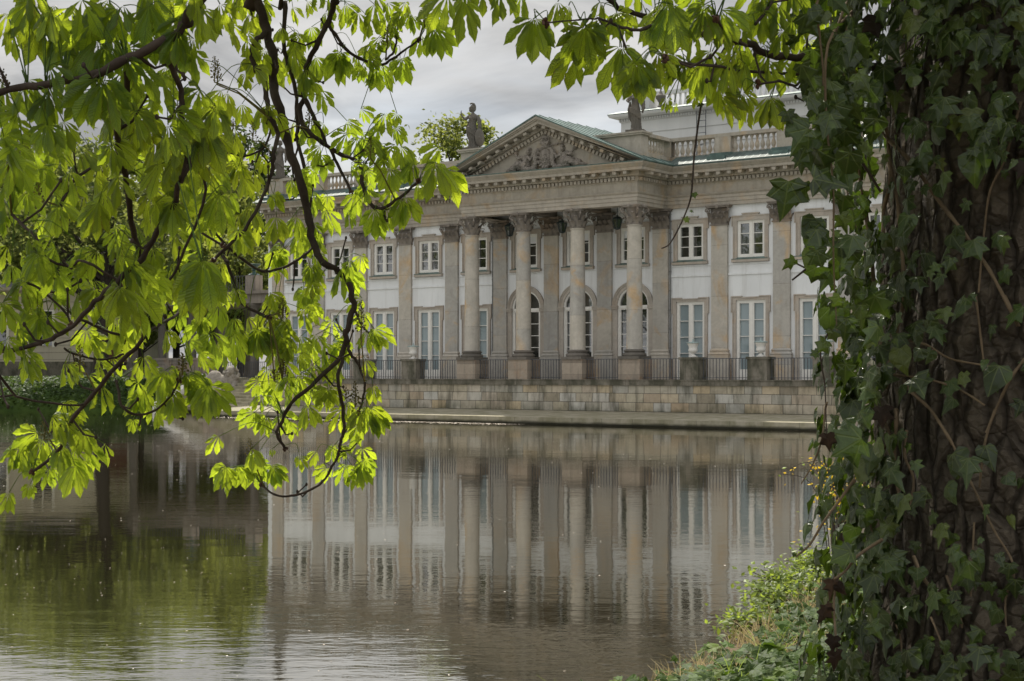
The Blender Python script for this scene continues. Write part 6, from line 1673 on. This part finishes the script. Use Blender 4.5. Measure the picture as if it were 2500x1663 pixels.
STEMS = [('a', [(630, -30), (650, 100), (680, 200), (660, 330), (670, 450), (690, 650), (720, 740), (800, 820), (850, 900), (890, 960)], 12), ('a', [(800, 440), (850, 680), (890, 960), (910, 1130), (950, 1350), (980, 1568)], 13), ('a', [(720, 380), (740, 560), (780, 740), (770, 840)], 11),
         ('a', [(890, 950), (1060, 1120), (1220, 1350), (1390, 1568), (1500, 1720), (1620, 1910), (1780, 2230)], 15), ('a', [(690, 1100), (700, 1230), (750, 1568)], 12), ('a', [(900, 1100), (905, 1250), (860, 1440), (860, 1568), (850, 1700)], 15),
         ('a', [(1800, 700), (1770, 800), (1690, 1090), (1590, 1300), (1550, 1568), (1510, 2000)], 9), ('b', [(730, 0), (770, 250), (800, 600), (850, 960), (870, 1100), (880, 1200)], 15), ('b', [(960, 0), (1000, 560), (960, 830), (890, 1130), (880, 1250)], 14),
         ('b', [(1040, 930), (1160, 960), (1310, 1050), (1500, 1090), (1730, 1130)], 8), ('b', [(1490, 620), (1530, 950), (1560, 1220)], 8), ('b', [(900, 1160), (1150, 1190), (1370, 1260), (1550, 1370)], 9), ('b', [(1000, 1200), (1050, 1280), (1180, 1400), (1290, 1568), (1330, 1640)], 12),
         ('b', [(1690, 620), (1790, 830)], 8), ('b', [(1830, 1050), (1740, 1170), (1650, 1350), (1560, 1560)], 11), ('c', [(1000, 0), (1110, 170), (1180, 320), (1270, 500), (1360, 690), (1480, 910), (1430, 1100), (1440, 1320)], 9), ('c', [(1370, 0), (1310, 200), (1280, 450)], 9),
         ('c', [(1250, 650), (1230, 1080)], 7), ('c', [(900, 850), (960, 980), (1060, 1090), (1180, 1240)], 14), ('c', [(800, 0), (800, 80), (790, 250), (800, 400), (830, 560)], 15), ('c', [(610, 380), (640, 620), (720, 930)], 9), ('c', [(860, 120), (850, 270), (900, 400), (880, 560)], 11),
         ('c', [(1090, 960), (1160, 1150), (1180, 1260)], 9), ('c', [(1000, 1200), (1050, 1320), (1090, 1440)], 8), ('c', [(790, 1220), (830, 1350), (820, 1568)], 7), ('c', [(720, 40), (760, 160), (700, 260)], 13)]
for zk, pts, th in STEMS:
    ps = [trunk_hit(*zs(zk, x, y), off=0.035 + 0.02 * (i % 2)) for i, (x, y) in enumerate(pts)]
    pp, ro = crs(ps, [th * 0.8 / 2 / FPX * 4.4 * (1 - 0.35 * i / len(ps)) for i in range(len(ps))])
    m = MB(); m.tube(pp, [r_ * (1 + 0.15 * sin(i * 2.1)) for i, r_ in enumerate(ro)], 8)
    ibuild(m, 'stem', M['vine'], 70)
# loose shoots hanging clear of the trunk
SHOOT = [('3', [(880, -120), (860, 0), (820, 180), (770, 550), (750, 830), (720, 960), (650, 1120), (580, 1240), (520, 1275)], 4.3, 6, [(765, 850, 45, 20), (700, 1040, 50, 40), (740, 985, 25, 60), (830, 160, 45, -50)]),
         ('b', [(480, 880), (430, 1000), (440, 1120), (460, 1250), (470, 1568)], 4.5, 5, []), ('c', [(400, -40), (390, 0), (370, 170), (320, 310), (250, 430)], 4.5, 6, [(345, 190, 40, -30), (315, 355, 25, 20)]),
         ('c', [(560, 400), (490, 500), (380, 650), (300, 780), (220, 850)], 4.5, 8, [(260, 800, 25, -60), (215, 830, 25, -20)]), ('b', [(340, 440), (260, 400), (230, 390)], 4.5, 5, []), ('b', [(330, 440), (235, 515)], 4.5, 6, []),
         ('c', [(720, 750), (640, 800), (560, 860), (510, 930), (440, 980)], 4.45, 9, []), ('c', [(470, 950), (440, 1100), (450, 1300), (460, 1420)], 4.5, 7, [])]
ll = MB(); bl_ = MB()
for zk, pts, Y, th, lv in SHOOT:
    ps = [P(*zs(zk, x, y), Y + 0.02 * (i % 2)) for i, (x, y) in enumerate(pts)]
    pp, ro = crs(ps, [th / 2 / FPX * Y * (1 - 0.5 * i / len(ps)) for i in range(len(ps))])
    m = MB(); m.tube(pp, ro, 7); ibuild(m, 'shoot', M['vine'] if zk == 'c' else M['twig'], 70)
    for x, y, s, a in lv:
        ivy_leaf(ll, P(*zs(zk, x, y), Y - 0.01), V((sin(radians(a)), 0.1, -cos(radians(a)))).normalized(), V((0.2, -1, 0.2)).normalized(), s / ZM[zk][0] / FPX * Y * 1.2)
for zk, x, y, s, a, Y in [('3', 1490, 760, 290, -8, 4.2), ('3', 1680, 740, 260, 80, 4.2), ('3', 1640, 360, 230, -35, 4.2), ('3', 1700, 1050, 250, -15, 4.3), ('3', 1540, 1360, 130, -50, 4.4), ('3', 1700, 1290, 220, -20, 4.4), ('b', 380, 90, 160, -25, 4.3), ('b', 410, 290, 190, -10, 4.4),
                          ('b', 500, 700, 190, 0, 4.35), ('b', 470, 930, 130, -40, 4.4), ('b', 410, 1010, 70, -70, 4.4), ('b', 600, 1090, 150, 0, 4.4), ('b', 560, 230, 210, 5, 4.3), ('b', 500, 450, 170, -30, 4.4), ('c', 600, 170, 240, -60, 4.35), ('c', 480, 330, 90, -60, 4.45), ('c', 560, 680, 130, -20, 4.4), ('c', 540, 820, 160, -65, 4.4), ('a', 290, 800, 200, -35, 4.25), ('a', 200, 760, 110, 20, 4.25), ('a', 330, 1000, 180, -25, 4.25)]:
    ivy_leaf(ll, P(*zs(zk, x, y), Y), V((sin(radians(a)), rl_.uniform(-.2, .2), -cos(radians(a)))).normalized(), V((rl_.uniform(-.4, .4), -1, rl_.uniform(-.1, .4))).normalized(), s / ZM[zk][0] / FPX * Y)
for zk, x, y, s, a in [('c', 400, 170, 120, 10), ('c', 430, 1010, 120, 5), ('c', 400, 1170, 110, -20), ('c', 440, 1340, 120, -10), ('c', 460, 1040, 90, 40), ('c', 450, 1430, 110, 5), ('c', 400, 1150, 60, 50)]:
    ivy_leaf(bl_, P(*zs(zk, x, y - 30), 4.48), V((sin(radians(a)), 0.1, -cos(radians(a)))).normalized(), V((rl_.uniform(-.5, .5), -1, 0.2)).normalized(), s / ZM[zk][0] / FPX * 4.5, 0.3, 0.25)
for k in range(5):
    x0 = rl_.uniform(2000, 2075); y0 = rl_.uniform(-60, 120); L_ = rl_.uniform(250, 520) if k < 4 else 700
    Y = rl_.uniform(4.25, 4.7); x1 = x0 + rl_.uniform(-15, 35)
    ps = [P(2080, y0 - 80, 4.75)] + [P(x0 + (x1 - x0) * t + rl_.uniform(-12, 12), y0 + L_ * t, Y) for t in (0, .25, .5, .75, 1)]
    pp, ro = crs(ps, [0.004, 0.004, 0.0035, 0.003, 0.0025, 0.0015])
    m = MB(); m.tube(pp, ro, 6); ibuild(m, 'shoot', M['vine'], 70)
    for j in range(int(L_ / 14)):
        c = rl_.choice(pp[4:]) + V((rl_.gauss(0.01, .045), rl_.gauss(0, .05), rl_.gauss(0, .02)))
        ivy_leaf(ll, c, V((rl_.gauss(0, .5), rl_.gauss(0, .4), -1)).normalized(), V((rl_.gauss(-0.2, .6), -1, rl_.uniform(-.2, .6))).normalized(), rl_.uniform(0.035, 0.085), rl_.uniform(0, .4), rl_.uniform(0, .3))
cnt = 0
while cnt < 9000:
    z = rl_.uniform(0.35, 4.6); th = rl_.uniform(-pi, pi)           # th: 0 faces the eye
    cx = TRX + 0.03 * z
    ux, uy = sin(th), -cos(th)
    pxe = 1250 + FPX * (cx + TRR * ux) / (TRY + TRR * uy); pye = HOR - FPX * (z - CAMH) / (TRY + TRR * uy)
    dens = 0.9
    if abs(th) < 1.75:
        if pxe < 2170: dens = 1.0
        elif pxe < 2290: dens = 0.75
        else: dens = 0.95 if pye < 330 else (0.6 if pye < 470 else (0.2 if pye < 1400 else 0.55))
        if 2150 < pxe < 2300 and 330 < pye < 560: dens = 0.25
        if 2100 < pxe < 2180 and pye < 60: dens = 0.1
    else: dens = 0.35
    if rl_.random() > dens: continue
    cnt += 1
    side = max(0.0, -ux)
    off = 0.02 + abs(rl_.gauss(0, 0.05)) + (abs(rl_.gauss(0, 0.06)) if side > 0.5 else 0) + (0.12 * rl_.random() if z > 3.0 and side > 0.5 else 0)
    off = min(off, 0.20)
    Rz = TRR + 0.04 + 0.19 * exp(-(z - 0.3) * 2.2) + off
    base = V((cx + Rz * ux, TRY + Rz * uy, z))
    out = V((ux, uy, 0)); tang = V((-uy, ux, 0))
    d = (V((0, 0, -1)) * rl_.uniform(0.6, 1.2) + tang * rl_.gauss(0, 0.45) + out * rl_.uniform(-0.1, 0.5)).normalized()
    n = (out + V((0, 0, rl_.uniform(0.0, 0.9))) + tang * rl_.gauss(0, 0.45)).normalized()
    s = rl_.uniform(0.028, 0.085)
    ivy_leaf(ll if rl_.random() > 0.012 else bl_, base, d, n, s, rl_.uniform(0.05, 0.4), rl_.uniform(0, 0.3))
ibuild(ll, 'leaves', M['ivy']); o = ibuild(bl_, 'withered_leaves', M['brown_leaf']); o['label'] = 'withered brown ivy leaves'
# ================================================================== near bank plants, petals
gi = MB(); cnt = 0; rg = random.Random(44)
def inpx(X, Y, z): return 1250 + FPX * X / Y, HOR - FPX * (z - CAMH) / Y
while cnt < 6000:
    X = rg.uniform(-0.4, 4.2); Y = rg.uniform(6.8, 15.5)
    z = gz(X, Y)
    if z < 0.10: continue
    edge = z < 0.2
    if edge and rg.random() < 0.75: continue
    if Y > 13 and rg.random() < 0.5: continue
    if mnoise.noise(V((X * 1.6, Y * 1.6, 3.0))) < -0.32: continue
    cnt += 1
    a = rg.uniform(0, 2 * pi)
    n = V((rg.gauss(0, .35), rg.gauss(-0.35, .35), 1)).normalized()
    d = V((cos(a), sin(a), rg.uniform(-.5, .1))); d = (d - n * d.dot(n)).normalized()
    ivy_leaf(gi, V((X, Y, z + rg.uniform(0.02, 0.16))), d, n, rg.uniform(0.05, 0.10), rg.uniform(0, .3), rg.uniform(0, .3))
tag(gi.build('ground_ivy', M['ground_ivy']), 'glossy dark green ivy carpeting the near bank beside the trunk', 'ground ivy', kind='stuff')
def blades(n, name, mat, label, zlo, zhi, hh, w, xr, yr, clump):
    m = MB(); k = 0; c0 = None
    while k < n:
        if c0 is None or rg.random() < 1 / clump:
            X = rg.uniform(*xr); Y = rg.uniform(*yr); z = gz(X, Y)
            if not zlo < z < zhi: c0 = None; continue
            c0 = (X, Y)
        X = c0[0] + rg.gauss(0, 0.05); Y = c0[1] + rg.gauss(0, 0.05); z = gz(X, Y)
        if z < 0: c0 = None; continue
        k += 1
        h = rg.uniform(0.35, 1.0) * hh; a = rg.uniform(0, 2 * pi); lean = rg.uniform(0.15, 0.9)
        out = V((cos(a), sin(a), 0)); sdv = V((1, 0.2, 0)).normalized(); p0 = V((X, Y, z - 0.01)); vs = []
        for i in range(5):
            t = i / 4; c = p0 + V((0, 0, h * (t - 0.35 * lean * t * t))) + out * (h * lean * t * t)
            ww = w * (1 - t) + 0.0008
            vs += [c - sdv * ww, c + sdv * ww]
        m.add(vs, [(2 * i, 2 * i + 1, 2 * i + 3, 2 * i + 2) for i in range(4)])
    tag(m.build(name, mat), label, 'grass', kind='stuff')
blades(1700, 'dry_grass', M['dry_grass'], 'straw coloured dry grass along the edge of the near bank', 0.03, 0.27, 0.24, 0.0035, (0.2, 3.6), (9.0, 16), 22)
blades(260, 'green_grass', M['green_grass'], 'thin green grass blades sprouting from the near bank', 0.05, 0.40, 0.30, 0.0035, (0.2, 3.6), (8.2, 16), 9)

def shrub(name, label, cat, x, y, r, h, nst, nlf, ls, mat, flowers=0):
    e = empty(name, (x, y, gz(x, y))); tag(e, label, cat)
    st_ = MB(); lf = MB(); fw = MB(); tips = []
    for k in range(nst):
        a = rg.uniform(0, 2 * pi); q = rg.uniform(0.3, 1.0) * r
        p1 = V((cos(a) * q * 0.4, sin(a) * q * 0.4, h * rg.uniform(0.5, 0.8))); p2 = V((cos(a) * q, sin(a) * q, h * rg.uniform(0.55, 1.05) - (0.25 * h if flowers else 0)))
        pp, ro = crs([V((cos(a) * 0.05, sin(a) * 0.05, -0.05)), p1, p2], [0.006, 0.004, 0.002], 6)
        st_.tube(pp, ro, 5, False); tips.append(pp)
    def scatter(mb, n, s0, s1, tmin):
        for k in range(n):
            pp = rg.choice(tips); i = int(rg.uniform(tmin, 0.999) * len(pp)); c = pp[i] + V((rg.gauss(0, .05), rg.gauss(0, .05), rg.gauss(0, .05)))
            s = rg.uniform(s0, s1); a = V((rg.gauss(0, 1), rg.gauss(0, 1), rg.gauss(-.2, .5))).normalized(); b = a.cross(V((rg.gauss(0, .6), rg.gauss(-.3, .6), 1))).normalized(); nn = a.cross(b)
            mb.add([c, c + a * s * 0.5 + b * s * 0.33 + nn * s * .08, c + a * s, c + a * s * 0.5 - b * s * 0.33 + nn * s * .08], [(0, 1, 2, 3)])
    st_.build('stems', M['twig'], e)
    if nlf: scatter(lf, nlf, ls * 0.6, ls * 1.3, 0.25); lf.build('leaves', mat, e)
    if flowers: scatter(fw, flowers, 0.025, 0.05, 0.45); fw.build('flowers', M['flower'], e)['kind'] = 'stuff'
for i, (x, y, r, h, n, lab) in enumerate([(1.72, 11.3, 0.35, 0.15, 700, 'smallest pale green shrub at the tip of the bank beside dry grass'), (2.1, 12.3, 0.42, 0.20, 1100, 'light green low shrub on the bank edge, second from the water tip'),
                              (2.5, 13.4, 0.48, 0.25, 1500, 'light green low shrub on the bank edge, third from the water tip'), (2.95, 14.5, 0.5, 0.34, 1800, 'tallest light green shrub, close beside the trunk below the yellow flowers')]):
    shrub('shrub', lab, 'shrub', x, y, r, h, 42, n, 0.055, M['shrub_leaf'])
shrub('forsythia_bush', 'yellow flowering bush peeping out behind the left side of the trunk', 'bush', 3.3, 15.6, 0.62, 1.75, 44, 260, 0.045, M['shrub_leaf'], 420)

# petals drifting on the pond
m = MB(); cnt = 0
def petal(X, Y, s):
    a = rg.uniform(0, 2 * pi); u = V((cos(a), sin(a), 0)) * s; v = V((-sin(a), cos(a), 0)) * s * rg.uniform(0.4, 0.9)
    c = V((X, Y, 0.006)); m.add([c - u, c - v * 0.9, c + u + V((0, 0, s * 0.2)), c + v], [(0, 1, 2, 3)])
while cnt < 1900:
    Y = 9 + 62 * rg.random() ** 0.75; X = rg.uniform(-0.34, 0.24) * Y
    if gz(X, Y) > -0.1: continue
    if mnoise.noise(V((X * 0.12, Y * 0.10, 8))) < rg.uniform(-0.35, 0.35): continue
    cnt += 1; petal(X, Y, rg.uniform(0.005, 0.012) * (1 + Y / 60))
for k in range(2600):
    x = -15 + 17 * rg.random() ** 0.8; y = TF - 4.1 - abs(rg.gauss(0, 0.55)) - 0.05
    p = W(x, y); petal(p.x, p.y, rg.uniform(0.015, 0.04))
q = NT('pale_petal'); isl = q.n('ShaderNodeNewGeometry').outputs['Random Per Island']
tag(m.build('floating_petals', q.done(q.bsdf(q.ramp(isl, (0.0, (0.20, 0.15, 0.11)), (0.6, (0.42, 0.36, 0.29)), (1.0, (0.66, 0.62, 0.55))), 0.7, 0.2))), 'pale fallen petals scattered on the pond surface', 'petals', kind='stuff')
